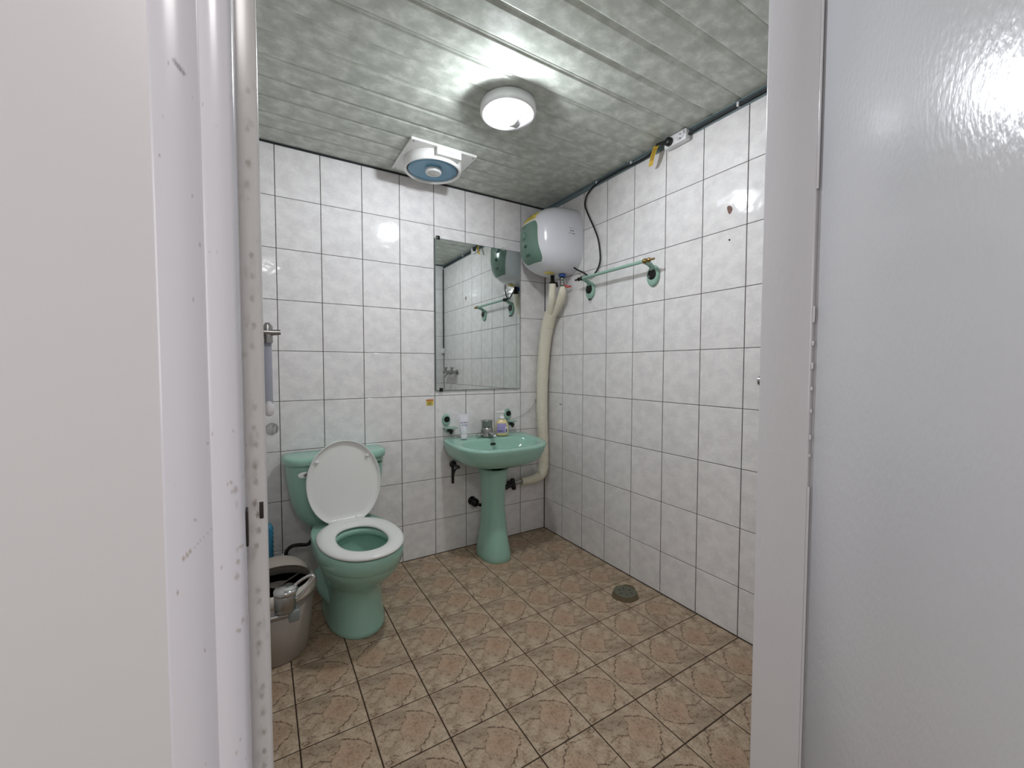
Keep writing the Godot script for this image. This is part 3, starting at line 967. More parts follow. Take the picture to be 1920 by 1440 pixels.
	obj("hose", hp, M.black_rubber, hs)
	var nt := MB.new()
	nt.lathe([Vector2(0, 0), Vector2(0.014, 0), Vector2(0.015, 0.012), Vector2(0.012, 0.022), Vector2(0, 0.022)], Vector3(-1.478, 0.326, 0.10) - hs.position, 8)
	obj("nut", nt, M.black, hs)
	var vl := MB.new()
	var vs := vl.lathe([Vector2(0, 0), Vector2(0.022, 0), Vector2(0.022, 0.005), Vector2(0.011, 0.008), Vector2(0.011, 0.06), Vector2(0.014, 0.064), Vector2(0, 0.068)], Vector3.ZERO, 16)
	vl.moved(vs, Transform3D(Basis(Vector3.RIGHT, PI / 2), Vector3(-0.006, -0.015, -0.0195)))
	obj("wall_stop", vl, M.chrome, hs)

	# rubbish bin
	var bn := node("rubbish_bin", Vector3(-1.655, 0, 0.475))
	tag(bn, "grey brown plastic rubbish bin with open dome lid beside the toilet", "bin")
	var bb := MB.new()
	bb.lathe([Vector2(0.0, 0.0), Vector2(0.108, 0.0), Vector2(0.113, 0.006), Vector2(0.140, 0.255), Vector2(0.132, 0.255), Vector2(0.106, 0.012), Vector2(0.0, 0.012)], Vector3.ZERO, 40)
	obj("body", bb, M.bin_grey, bn)
	var br := MB.new()
	br.lathe([Vector2(0.128, 0.250), Vector2(0.144, 0.240), Vector2(0.148, 0.246), Vector2(0.147, 0.262), Vector2(0.140, 0.274), Vector2(0.126, 0.281), Vector2(0.121, 0.278), Vector2(0.124, 0.265), Vector2(0.128, 0.250)], Vector3.ZERO, 40)
	obj("rim", br, M.bin_rim, bn)
	# dome covering the rear of the mouth
	var dm := MB.new()
	var rows := []
	var back := []
	for i in 13:
		var f := PI * 0.64 * i / 12.0
		var r0 := []
		var r1 := []
		for j in 17:
			var e := PI * j / 16.0
			var n := Vector3(cos(e), sin(e) * sin(f), -sin(e) * cos(f))
			r0.append(Vector3(n.x * 0.124, 0.276 + n.y * 0.088, n.z * 0.122 - 0.012))
			r1.append(Vector3(n.x * 0.120, 0.276 + n.y * 0.084, n.z * 0.118 - 0.012))
		rows.append(r0)
		back.append(r1)
	dm.sheet(rows, back)
	obj("dome_lid", dm, M.bin_grey, bn)

	# chrome tap on the left wall, in front of the bin
	var tp := node("wall_tap", Vector3(LEFT + 0.022, 0.266, 0.72))
	tag(tp, "chrome water tap with loop handle in front of the rubbish bin", "tap")
	var pipe := MB.new()
	pipe.tube([Vector3(-0.0215, 0, 0), Vector3(0.10, 0, 0), Vector3(0.215, 0, 0)], 0.013, 16)
	var ps := pipe.lathe([Vector2(0, 0), Vector2(0.026, 0), Vector2(0.024, 0.006), Vector2(0, 0.008)])
	pipe.moved(ps, Transform3D(Basis(Vector3.BACK, -PI / 2), Vector3(-0.0215, 0, 0)))
	obj("pipe", pipe, M.steel, tp)
	var body := MB.new()
	body.box(Vector3(0.222, -0.006, 0.0), Vector3(0.036, 0.042, 0.036), 0.006)
	obj("valve_block", body, M.grey_plastic, tp)
	var cyl := MB.new()
	cyl.lathe([Vector2(0.0, 0.014), Vector2(0.030, 0.014), Vector2(0.033, 0.020), Vector2(0.030, 0.028), Vector2(0.034, 0.033), Vector2(0.034, 0.072), Vector2(0.031, 0.076), Vector2(0.0, 0.077)], Vector3(0.195, 0, 0.0), 32)
	obj("valve_body", cyl, M.steel, tp)
	var cap := MB.new()
	cap.lathe([Vector2(0.0, 0.077), Vector2(0.036, 0.077), Vector2(0.0385, 0.083), Vector2(0.0385, 0.090), Vector2(0.034, 0.095), Vector2(0.0, 0.098)], Vector3(0.198, 0, 0.0), 32)
	obj("cap", cap, M.chrome, tp)
	var loop := MB.new()
	loop.tube(smooth_path([Vector3(0.222, 0.088, -0.012), Vector3(0.250, 0.108, -0.006), Vector3(0.275, 0.118, 0.0), Vector3(0.287, 0.112, 0.004), Vector3(0.276, 0.094, 0.006), Vector3(0.250, 0.066, 0.008), Vector3(0.228, 0.052, 0.010)]), 0.0055, 10)
	obj("loop_handle", loop, M.chrome, tp)

	# blue brush in its holder behind the bin
	var tb := node("toilet_brush", Vector3(-1.669, 0, 0.115))
	tag(tb, "bright blue ribbed brush handle standing behind the rubbish bin", "brush")
	var hd := MB.new()
	var prof := [Vector2(0.0, 0.10)]
	for k in 22:
		prof.append(Vector2(0.013 if k % 2 else 0.0165, 0.16 + k * 0.0105))
	prof.append(Vector2(0.0, 0.405))
	hd.lathe(prof, Vector3.ZERO, 16)
	obj("handle", hd, M.bright_blue, tb)
	var ho := MB.new()
	ho.lathe([Vector2(0.0, 0.0), Vector2(0.05, 0.0), Vector2(0.052, 0.01), Vector2(0.042, 0.14), Vector2(0.036, 0.14), Vector2(0.034, 0.12), Vector2(0.0, 0.12)], Vector3.ZERO, 24)
	obj("holder", ho, M.white_plastic, tb)


# ---------------------------------------------------------------- washbasin
func basin_ring(y: float, hw: float, z0: float, z1: float, drop := 0.0) -> PackedVector3Array:
	var r := oval(y, hw, z0, z1, 64, 3.0, 7.0, z0 + (z1 - z0) * 0.36)
	if drop > 0.0:
		for i in r.size(): r[i].y -= drop * clampf(r[i].z / 0.42, 0.0, 1.0)
	return r


func build_basin() -> void:
	var cx := -0.490
	var s := node("pedestal_washbasin", Vector3(cx, 0, 0.0))
	tag(s, "mint green ceramic washbasin on a flared pedestal in the corner", "washbasin")
	var D := 0.022
	var b := MB.new()
	var R := []
	# underside up to the rim
	for e in [[0.558, 0.055, 0.10, 0.27, 0.0], [0.558, 0.110, 0.06, 0.31, 0.0], [0.565, 0.185, 0.028, 0.355, 0.0], [0.582, 0.232, 0.014, 0.388, 0.002], [0.606, 0.256, 0.008, 0.408, 0.006], [0.640, 0.272, 0.006, 0.420, 0.013], [0.672, 0.281, 0.006, 0.427, D], [0.690, 0.2865, 0.006, 0.432, D], [0.698, 0.2865, 0.006, 0.432, D], [0.7035, 0.283, 0.008, 0.429, D], [0.705, 0.276, 0.012, 0.423, D]]:
		R.append(basin_ring(e[0], e[1], e[2], e[3], e[4]))
	# rim inwards, down into the bowl
	for e in [[0.704, 0.250, 0.122, 0.400, D], [0.701, 0.240, 0.130, 0.391, D], [0.690, 0.232, 0.134, 0.384, D], [0.66, 0.215, 0.142, 0.372, 0.012], [0.625, 0.185, 0.155, 0.35, 0.004], [0.603, 0.14, 0.175, 0.325, 0.0], [0.592, 0.08, 0.20, 0.29, 0.0], [0.588, 0.026, 0.225, 0.265, 0.0]]:
		R.append(oval(e[0], e[1], e[2], e[3], 64, 2.3, 2.8, e[2] + (e[3] - e[2]) * 0.42))
		if e[4] > 0.0:
			for i in R[-1].size(): R[-1][i].y -= e[4] * clampf(R[-1][i].z / 0.42, 0.0, 1.0)
	b.loft(R)
	var basin := obj("basin", b, M.mint, s)
	var ov := MB.new()
	ov.box(Vector3(0, 0.664, 0.1435), Vector3(0.034, 0.012, 0.012), 0.004)
	obj("overflow_slot", ov, M.black, basin)
	var dr := MB.new()
	dr.lathe([Vector2(0, 0.587), Vector2(0.028, 0.587), Vector2(0.028, 0.592), Vector2(0.02, 0.593), Vector2(0.018, 0.589), Vector2(0, 0.589)], Vector3(0, 0, 0.245), 24)
	obj("drain_ring", dr, M.chrome, basin)
	# pedestal
	var p := MB.new()
	R = []
	for e in [[0.0, 0.085, 0.085, 0.313], [0.008, 0.088, 0.082, 0.316], [0.03, 0.087, 0.083, 0.315], [0.07, 0.081, 0.09, 0.306], [0.12, 0.075, 0.098, 0.293], [0.20, 0.067, 0.106, 0.274], [0.30, 0.061, 0.113, 0.260], [0.38, 0.061, 0.113, 0.260], [0.45, 0.067, 0.108, 0.268], [0.50, 0.075, 0.10, 0.279], [0.527, 0.079, 0.098, 0.284], [0.533, 0.075, 0.10, 0.280], [0.533, 0.065, 0.11, 0.270], [0.50, 0.061, 0.114, 0.262]]:
		R.append(oval(e[0], e[1], e[2], e[3], 40, 2.3, 3.5, INF, -0.024 if e[0] < 0.2 else -0.020))
	p.loft(R)
	obj("pedestal", p, M.mint, s)
	var tr := MB.new()
	tr.tube([Vector3(0, 0.505, 0.19), Vector3(0, 0.56, 0.19)], 0.03, 20)
	obj("waste_pipe", tr, M.black, s)

	# iron bracket under the left of the basin
	var k := node("basin_bracket", Vector3(-0.697, 0.42, 0.0))
	tag(k, "black iron wall bracket under the left side of the basin", "bracket")
	var kb := MB.new()
	kb.box(Vector3(0, 0.060, 0.008), Vector3(0.016, 0.125, 0.012), 0.004)
	kb.box(Vector3(0.0, 0.118, 0.055), Vector3(0.014, 0.014, 0.105), 0.004)
	kb.tube(smooth_path([Vector3(0, 0.045, 0.014), Vector3(0, 0.075, 0.030), Vector3(0.0, 0.100, 0.060), Vector3(0.0, 0.114, 0.100)]), 0.006, 10)
	obj("arm", kb, M.iron, k)
	var kn := MB.new()
	var ks := kn.lathe([Vector2(0, 0), Vector2(0.021, 0), Vector2(0.022, 0.008), Vector2(0.015, 0.014), Vector2(0.0, 0.016)], Vector3.ZERO, 20)
	kn.moved(ks, Transform3D(Basis(Vector3.RIGHT, PI / 2), Vector3(0, 0.118, 0.006)))
	obj("bolt", kn, M.iron, k)

	# stop valve left of the pedestal
	var v := node("stop_valve", Vector3(-0.565, 0.288, 0.0))
	tag(v, "dark chrome round stop valve on the wall left of pedestal", "valve")
	var vb := MB.new()
	var vs := vb.lathe([Vector2(0, 0), Vector2(0.027, 0.0), Vector2(0.027, 0.005), Vector2(0.012, 0.012), Vector2(0.012, 0.03), Vector2(0.02, 0.034), Vector2(0.026, 0.045), Vector2(0.024, 0.058), Vector2(0.014, 0.066), Vector2(0, 0.068)], Vector3.ZERO, 28)
	vb.moved(vs, Transform3D(Basis(Vector3.RIGHT, PI / 2), Vector3(0, 0, 0.0005)))
	obj("handwheel", vb, M.dark_steel, v)
	var vo := MB.new()
	vo.tube([Vector3(0, 0, 0.024), Vector3(0.035, -0.025, 0.026), Vector3(0.052, -0.032, 0.026)], 0.010, 12)
	obj("outlet", vo, M.dark_steel, v)

	# black mixer connection right of the pedestal, meeting the wrapped pipe
	var w := node("pipe_valve", Vector3(-0.296, 0.365, 0.0))
	tag(w, "black shut-off valve right of the pedestal at the end of the wrapped pipe", "valve")
	var wb := MB.new()
	wb.tube([Vector3(-0.055, -0.018, 0.05), Vector3(-0.03, -0.008, 0.05), Vector3(0.0, 0.0, 0.05)], 0.016, 14)
	var ws := wb.lathe([Vector2(0, -0.038), Vector2(0.012, -0.038), Vector2(0.016, -0.03), Vector2(0.016, 0.03), Vector2(0.012, 0.036), Vector2(0, 0.036)], Vector3.ZERO, 14)
	wb.moved(ws, Transform3D(Basis(Vector3.BACK, 0.2), Vector3(0.006, 0.0, 0.052)))
	wb.tube([Vector3(0.014, -0.012, 0.012), Vector3(0.060, 0.0, 0.018)], 0.011, 12)
	obj("body", wb, M.black, w)
	var wc := MB.new()
	wc.tube([Vector3(0.018, 0.004, 0.05), Vector3(0.066, 0.010, 0.05)], 0.0145, 16)
	obj("bare_pipe", wc, M.steel, w)
	var we := MB.new()
	we.tube([Vector3(0.0, 0.0, 0.0005), Vector3(0.0, 0.0, 0.04)], 0.012, 14)
	obj("wall_stub", we, M.black, w)

	# faucet
	var f := node("faucet", Vector3(-0.500, 0.704, 0.084))
	tag(f, "stubby chrome faucet standing at the back of the green basin", "faucet")
	var fb := MB.new()
	fb.lathe([Vector2(0, -0.0005), Vector2(0.040, -0.0005), Vector2(0.041, 0.004), Vector2(0.037, 0.012), Vector2(0.038, 0.032), Vector2(0.036, 0.046), Vector2(0.033, 0.056), Vector2(0, 0.057)], Vector3.ZERO, 32)
	obj("body", fb, M.steel, f)
	var fc := MB.new()
	fc.lathe([Vector2(0, 0.0585), Vector2(0.032, 0.0585), Vector2(0.0335, 0.063), Vector2(0.032, 0.080), Vector2(0.034, 0.092), Vector2(0.038, 0.096), Vector2(0.038, 0.099), Vector2(0, 0.100)], Vector3.ZERO, 32)
	obj("handle", fc, M.steel, f)
	var fs := MB.new()
	fs.tube(smooth_path([Vector3(0.0, 0.022, 0.02), Vector3(0.0, 0.024, 0.06), Vector3(0.0, 0.018, 0.095), Vector3(0.0, 0.006, 0.105)]), [0.014, 0.014, 0.014, 0.0135, 0.0135, 0.013, 0.013, 0.013, 0.0125, 0.0125, 0.012, 0.012, 0.012, 0.012, 0.012, 0.012, 0.012, 0.012, 0.012], 16)
	obj("spout", fs, M.chrome, f)
	var fl := MB.new()
	fl.tube([Vector3(-0.025, 0.010, 0.0), Vector3(-0.045, 0.011, 0.006), Vector3(-0.058, 0.011, 0.010)], 0.0095, 12)
	fl.box(Vector3(-0.066, 0.011, 0.012), Vector3(0.022, 0.021, 0.021), 0.003)
	obj("side_lever", fl, M.chrome, f)

	# tube of face wash standing on its cap
	var tu := node("face_wash_tube", Vector3(-0.660, 0.7035, 0.092), -0.38)
	tag(tu, "white squeeze tube with purple lettering standing on the basin", "tube")
	var cp := MB.new()
	cp.lathe([Vector2(0, 0), Vector2(0.0185, 0.0), Vector2(0.019, 0.002), Vector2(0.0195, 0.026), Vector2(0.018, 0.028), Vector2(0, 0.028)], Vector3.ZERO, 28)
	obj("cap", cp, M.white_plastic, tu)
	var tb := MB.new()
	R = []
	for q in 10:
		var e := q / 9.0
		R.append(oval(0.0285 + e * 0.108, lerpf(0.0195, 0.030, e), -lerpf(0.0195, 0.0022, pow(e, 1.2)), lerpf(0.0195, 0.0022, pow(e, 1.2)), 28))
	R.append(oval(0.148, 0.0305, -0.0016, 0.0016, 28, 6, 6))
	tb.loft(R)
	var tbo := obj("tube_body", tb, M.enamel, tu)
	text_on(tbo, "lettering", "Perfect", 0.0115, Vector3(0.0, 0.098, 0.0098), M.purple_print, Basis(Vector3.BACK, 0.12) * Basis(Vector3.RIGHT, -0.16))
	text_on(tbo, "lettering", "Whip", 0.0125, Vector3(0.003, 0.083, 0.0120), M.purple_print, Basis(Vector3.BACK, 0.12) * Basis(Vector3.RIGHT, -0.16))
	for y in [0.046, 0.035]:
		var ln := MB.new()
		ln.box(Vector3(0.0, y, 0.0183 - (y - 0.035) * 0.14), Vector3(0.016, 0.0014, 0.0012))
		obj("print_line", ln, M.grey_print, tbo)

	# hand soap bottle
	var so := node("soap_bottle", Vector3(-0.402, 0.7035, 0.098), -0.42)
	tag(so, "pale yellow hand soap bottle with white pump and purple label", "bottle")
	var bo := MB.new()
	R = []
	for e in [[0.0, 0.034], [0.003, 0.0375], [0.012, 0.040], [0.040, 0.0415], [0.062, 0.040], [0.080, 0.035], [0.092, 0.027], [0.100, 0.0185], [0.104, 0.0165]]:
		R.append(oval(e[0], e[1], -e[1] * 0.72, e[1] * 0.72, 36, 2.5, 2.5))
	bo.loft(R)
	var bod := obj("bottle_body", bo, M.soap_yellow, so)
	var pu := MB.new()
	pu.lathe([Vector2(0, 0.104), Vector2(0.0175, 0.104), Vector2(0.018, 0.106), Vector2(0.0175, 0.118), Vector2(0.008, 0.121), Vector2(0.0075, 0.138), Vector2(0.010, 0.141), Vector2(0, 0.142)], Vector3.ZERO, 24)
	obj("pump_collar", pu, M.white_plastic, so)
	var ph := MB.new()
	ph.tube([Vector3(0.018, 0.1455, 0.0), Vector3(0.0, 0.1465, 0.0), Vector3(-0.022, 0.1465, 0.004), Vector3(-0.036, 0.143, 0.006)], [0.0075, 0.0075, 0.006, 0.0045], 14)
	obj("pump_head", ph, M.white_plastic, so)
	bottle_label(bod, M.lilac, -2.5, -0.9, 0.018, 0.078, 0.0007)
	bottle_label(bod, M.white_plastic, -1.20, -0.78, 0.018, 0.056, 0.0013, "label_panel")
	bottle_label(bod, M.purple_print, -1.12, -0.86, 0.022, 0.044, 0.0018, "label_print")
	bottle_label(bod, M.purple_print, -2.2, -1.5, 0.028, 0.034, 0.0016, "label_print")


func bottle_label(parent: Node, m: Material, a0: float, a1: float, y0: float, y1: float, off: float, called := "label_patch") -> void:
	# a patch following the bottle; angle 0 points to +x, -90 degrees to +z as drawn below
	var rows := []
	var back := []
	var prof := [[0.0, 0.034], [0.003, 0.0375], [0.012, 0.040], [0.040, 0.0415], [0.062, 0.040], [0.080, 0.035], [0.092, 0.027]]
	for i in 9:
		var y := lerpf(y0, y1, i / 8.0)
		var r := 0.0415
		for k in prof.size() - 1:
			if y >= prof[k][0] and y <= prof[k + 1][0]: r = lerpf(prof[k][1], prof[k + 1][1], (y - prof[k][0]) / (prof[k + 1][0] - prof[k][0]))
		var r0 := []
		var r1 := []
		for j in 13:
			var a := -lerpf(a0, a1, j / 12.0)
			var ca := cos(a)
			var sa := sin(a)
			var v := Vector3(signf(ca) * pow(absf(ca), 0.8) * r, y, signf(sa) * pow(absf(sa), 0.8) * r * 0.72)
			var n := Vector3(v.x, 0, v.z / 0.5).normalized()
			r0.append(v + n * off)
			r1.append(v - n * 0.001)
		rows.append(r0)
		back.append(r1)
	var b := MB.new()
	b.sheet(rows, back)
	obj(called, b, m, parent)


func text_on(parent: Node, called: String, s: String, size: float, at: Vector3, m: Material, turn := Basis()) -> MeshInstance3D:
	var tm := TextMesh.new()
	var f := SystemFont.new()
	f.font_names = PackedStringArray(["Droid Serif", "Droid Sans"])
	f.font_italic = true
	tm.font = f
	tm.text = s
	tm.font_size = 32
	tm.pixel_size = size / 32.0
	tm.depth = 0.0008
	tm.curve_step = 2.0
	var o := put(called, tm, m, parent, at)
	o.basis = turn
	return o


# ---------------------------------------------------------------- mirror and wall fittings
func build_fittings() -> void:
	# mirror
	var m := node("wall_mirror", Vector3(-0.508, 0.99, 0.0))
	tag(m, "frameless rectangular mirror clipped to the tiles above the basin", "mirror")
	var mb := MB.new()
	mb.box(Vector3(0, 0.45, 0.0055), Vector3(0.592, 0.90, 0.009))
	obj("backing", mb, M.mirror_edge, m)
	var mg := MB.new()
	mg.box(Vector3(0, 0.45, 0.0105), Vector3(0.586, 0.894, 0.001))
	obj("glass", mg, M.mirror, m)
	for q in [[-0.276, 0.902], [0.17, 0.902], [-0.262, -0.002], [0.262, -0.002]]:
		var cb := MB.new()
		cb.box(Vector3(q[0], q[1] + (0.0 if q[1] > 0.5 else 0.008), 0.008), Vector3(0.022, 0.022, 0.013), 0.002)
		obj("clip", cb, M.dark_steel if q[0] < -0.25 else M.clear_plastic, m)

	# two oval holders left and right of the basin
	for e in [[-0.737, 0.812, "mint green oval wall holder with small shelf left of the faucet", true], [-0.304, 0.823, "mint green oval wall holder behind the soap bottle", false]]:
		var h := node("oval_holder", Vector3(e[0], e[1], 0.0))
		tag(h, e[2], "holder", "green oval holders above the basin")
		oval_mount(h, 0.026, 0.037, Vector3(0, 0, 1))
		var sb := MB.new()
		sb.box(Vector3(0.016, -0.046, 0.030), Vector3(0.078 if e[3] else 0.05, 0.006, 0.056), 0.002)
		obj("shelf", sb, M.mint_plastic, h)
		var kb := MB.new()
		kb.tube([Vector3(0.010, -0.05, 0.03), Vector3(0.014, -0.064, 0.032), Vector3(0.022, -0.084, 0.036)], [0.012, 0.011, 0.007], 12)
		kb.tube([Vector3(-0.004, -0.060, 0.03), Vector3(0.030, -0.068, 0.036)], 0.008, 10)
		obj("clamp_screw", kb, M.black, h)

	# towel bar on the right wall
	var tb := node("towel_bar", Vector3(0.0, 1.59, 0.694))
	tag(tb, "mint green towel bar with brass ends on the right wall", "towel rail")
	var bar := MB.new()
	bar.tube([Vector3(-0.07, 0.062, -0.236), Vector3(-0.07, 0.062, 0.236)], 0.0085, 16)
	obj("bar", bar, M.mint_plastic, tb)
	for sgn in [-1.0, 1.0]:
		var z: float = sgn * 0.230
		var mt := Node3D.new()
		mt.name = "mount"
		tb.add_child(mt, true)
		mt.position = Vector3(0, -0.002, z)
		mt.rotation.y = -PI / 2
		oval_mount(mt, 0.038, 0.053, Vector3(0, 0, 1))
		var arm := MB.new()
		arm.tube(smooth_path([Vector3(0, 0.030, 0.010), Vector3(0, 0.048, 0.022), Vector3(0, 0.058, 0.045), Vector3(0, 0.063, 0.070)], 4), 0.0125, 14)
		obj("arm", arm, M.mint_plastic, mt)
		var fm: Material = M.brass if sgn > 0 else M.dark_steel
		var fi := MB.new()
		var fs := fi.lathe([Vector2(0, -0.012), Vector2(0.011, -0.012), Vector2(0.0135, -0.004), Vector2(0.011, 0.004), Vector2(0.006, 0.008), Vector2(0.006, 0.012), Vector2(0.010, 0.016), Vector2(0.0115, 0.024), Vector2(0.008, 0.031), Vector2(0.004, 0.036), Vector2(0.004, 0.040), Vector2(0.006, 0.046), Vector2(0.005, 0.054), Vector2(0, 0.057)], Vector3.ZERO, 18)
		fi.moved(fs, Transform3D(Basis(Vector3.RIGHT, PI / 2 * sgn), Vector3(-0.07, 0.062, z + sgn * 0.006)))
		obj("finial", fi, fm, tb)

	# small dark screw left in the wall under the towel bar
	var sc := MB.new()
	sc.tube([Vector3(0, 0, 0), Vector3(-0.012, -0.001, 0.002), Vector3(-0.020, -0.004, 0.004)], 0.0035, 8)
	sc.box(Vector3(-0.018, -0.002, 0.003), Vector3(0.004, 0.012, 0.012), 0.002)
	tag(obj("wall_screw", sc, M.iron, self, Vector3(0.0, 1.534, 0.467)), "bent dark screw in the tile below the towel bar", "screw")
	var pl := MB.new()
	pl.prism(blob(0.011, 0.016, 5), 0.0, 0.0016, 0.0004)
	pl.moved(0, Transform3D(Basis(Vector3.UP, -PI / 2), Vector3.ZERO))
	tag(obj("wall_plug", pl, M.rust, self, Vector3(0.0, 1.791, 1.31)), "reddish brown patch over a hole in the right wall", "patch")
	var ph := MB.new()
	ph.prism(blob(0.004, 0.0045, 8), 0.0, 0.0010, 0.0003)
	ph.moved(0, Transform3D(Basis(Vector3.UP, -PI / 2), Vector3.ZERO))
	tag(obj("nail_hole", ph, M.dark_print, self, Vector3(0.0, 1.665, 1.312)), "tiny black nail head in the right wall tile", "nail")
	# smear of filler by the corner
	var sm := MB.new()
	sm.prism(blob(0.012, 0.004, 3), 0.0, 0.0010, 0.0003)
	sm.moved(0, Transform3D(Basis(Vector3.UP, -PI / 2), Vector3.ZERO))
	tag(obj("filler_smear", sm, M.rust, self, Vector3(0.0, 0.887, 0.180)), "small brownish smear on the right wall near the wrapped pipe", "smear")

	# yellow sticker on the back wall
	var st := node("wall_sticker", Vector3(-0.838, 0.922, 0.0))
	tag(st, "small yellow sticker with orange strip on the back wall", "sticker")
	var s1 := MB.new()
	s1.box(Vector3(0, 0, 0.0008), Vector3(0.044, 0.036, 0.0006))
	obj("sheet", s1, M.yellow_label, st)
	var s2 := MB.new()
	s2.box(Vector3(0, 0.0135, 0.0012), Vector3(0.044, 0.009, 0.0004))
	obj("top_strip", s2, M.orange_print, st)
	for k in 5:
		var s3 := MB.new()
		s3.box(Vector3(-0.002 + (k % 2) * 0.003, 0.004 - k * 0.0046, 0.0012), Vector3(0.034 - (k % 3) * 0.006, 0.0020, 0.0004))
		obj("print_line", s3, M.brown_print, st)

	# suction hook at the left
	var su := node("suction_hook", Vector3(-1.648, 0.828, 0.0))
	tag(su, "clear suction cup hook on the tiles above the tank", "hook")
	var sb := MB.new()
	var ss := sb.lathe([Vector2(0, 0.0008), Vector2(0.030, 0.0008), Vector2(0.026, 0.005), Vector2(0.012, 0.010), Vector2(0.008, 0.016), Vector2(0, 0.017)], Vector3.ZERO, 24)
	sb.moved(ss, Transform3D(Basis(Vector3.RIGHT, PI / 2), Vector3.ZERO))
	obj("cup", sb, M.clear_plastic, su)
	var sh := MB.new()
	sh.tube(smooth_path([Vector3(0, 0.0, 0.012), Vector3(0.012, 0.026, 0.018), Vector3(0.020, 0.004, 0.02), Vector3(0.016, -0.018, 0.02)]), 0.0022, 8)
	obj("wire", sh, M.steel, su)

	# thin wire sagging from a nail by the pipe to the right holder
	var nl := node("hanging_wire", Vector3(-0.082, 0.906, 0.0))
	tag(nl, "thin pale wire sagging from a nail towards the soap bottle", "wire")
	var nb := MB.new()
	nb.tube([Vector3(0, 0, 0.0), Vector3(0, 0.002, 0.014)], 0.003, 8)
	obj("nail", nb, M.chrome, nl)
	var nw := MB.new()
	nw.tube(smooth_path([Vector3(0, 0, 0.011), Vector3(-0.03, -0.045, 0.010), Vector3(-0.08, -0.085, 0.010), Vector3(-0.14, -0.108, 0.012), Vector3(-0.195, -0.118, 0.02)]), 0.0014, 6)
	obj("strand", nw, M.grey_print, nl)

	# slide bolt on the inner edge of the door frame
	var bl := node("slide_bolt", Vector3(DOOR_L - 0.002, 1.130, FRONT - 0.006))
	tag(bl, "worn grey metal slide bolt on the inner edge of door frame", "bolt")
	var b1 := MB.new()
	b1.box(Vector3(0.0045, -0.004, -0.003), Vector3(0.009, 0.072, 0.006), 0.0015)
	obj("plate", b1, M.dull_steel, bl)
	var b2 := MB.new()
	b2.tube([Vector3(0.0058, 0.024, 0.0), Vector3(0.0058, 0.040, 0.0), Vector3(0.0058, 0.0435, 0.0)], [0.0042, 0.0042, 0.002], 12)
	obj("rod", b2, M.steel, bl)
	var b3 := MB.new()
	b3.tube([Vector3(-0.004, 0.034, 0.002), Vector3(0.010, 0.034, 0.002), Vector3(0.0165, 0.0345, 0.002)], [0.0028, 0.0028, 0.0024], 12)
	obj("finger_pin", b3, M.steel, bl)
	var b4 := MB.new()
	b4.lathe([Vector2(0.0, -0.008), Vector2(0.003, -0.0065), Vector2(0.0046, -0.002), Vector2(0.0042, 0.003), Vector2(0.002, 0.007), Vector2(0.0, 0.008)], Vector3.ZERO, 14)
	obj("paint_lump", b4, M.white_plastic, bl, Vector3(0.0055, -0.040, -0.001))

	# floor drain
	var fd := node("floor_drain", Vector3(-0.145, 0.0, 0.897))
	tag(fd, "tarnished round metal floor drain near the right wall", "drain")
	var d1 := MB.new()
	d1.prism(blob(0.078, 0.066, 21), -0.0010, 0.0012, 0.0006)
	d1.moved(0, Transform3D(Basis(Vector3.RIGHT, -PI / 2), Vector3(-0.012, 0.0008, 0.012)))
	obj("dirt_ring", d1, M.drain_dirt, fd)
	var d2 := MB.new()
	d2.lathe([Vector2(0, 0.0), Vector2(0.056, 0.0), Vector2(0.058, 0.003), Vector2(0.055, 0.0055), Vector2(0.051, 0.0045), Vector2(0.046, 0.0030), Vector2(0.018, 0.0022), Vector2(0.0, 0.0022)], Vector3.ZERO, 36)
	obj("cover", d2, M.drain_metal, fd)
	for k in 6:
		var ds := MB.new()
		var a := TAU * k / 6
		ds.box(Vector3.ZERO, Vector3(0.016, 0.002, 0.004), 0.0008)
		var o := obj("slot", ds, M.black, fd, Vector3(cos(a) * 0.031, 0.0026, sin(a) * 0.031))
		o.rotation.y = -a

	# shower taps on the right wall near the door, seen in the mirror
	var sx := node("shower_taps", Vector3(0.0, 1.08, 1.60))
	tag(sx, "pair of chrome shower taps on the right wall, seen in the mirror", "tap")
	for z in [-0.08, 0.08]:
		var tb2 := MB.new()
		tb2.tube([Vector3(0, 0, z), Vector3(-0.05, 0, z)], 0.013, 14)
		var qs := tb2.lathe([Vector2(0, 0), Vector2(0.028, 0), Vector2(0.026, 0.006), Vector2(0, 0.008)], Vector3.ZERO, 20)
		tb2.moved(qs, Transform3D(Basis(Vector3.BACK, PI / 2), Vector3(-0.0005, 0, z)))
		obj("inlet", tb2, M.steel, sx)
		var hb := MB.new()
		hb.box(Vector3(-0.06, 0.045, z), Vector3(0.014, 0.012, 0.07), 0.004)
		hb.tube([Vector3(-0.06, 0, z), Vector3(-0.06, 0.045, z)], 0.010, 12)
		obj("cross_handle", hb, M.steel, sx)
	var mbar := MB.new()
	mbar.tube([Vector3(-0.06, 0, -0.12), Vector3(-0.06, 0, 0.12)], 0.018, 16)
	mbar.tube(smooth_path([Vector3(-0.06, -0.005, 0.0), Vector3(-0.09, -0.02, 0.0), Vector3(-0.11, -0.055, 0.0)]), 0.011, 12)
	obj("mixer_body", mbar, M.steel, sx)
	var vc := node("corner_cable", Vector3(-0.012, 1.06, FRONT - 0.014))
	tag(vc, "black cable running down the corner by the door, seen in the mirror", "cable")
	var vb := MB.new()
	vb.tube([Vector3(0, 0.27, 0), Vector3(0, 0.7, 0), Vector3(0, 1.11, 0)], 0.005, 8)
	obj("cable", vb, M.black_rubber, vc)
	var vp := MB.new()
	vp.box(Vector3(-0.008, 0.245, -0.002), Vector3(0.038, 0.055, 0.026), 0.005)
	obj("junction_box", vp, M.white_plastic, vc)
	var vw := MB.new()
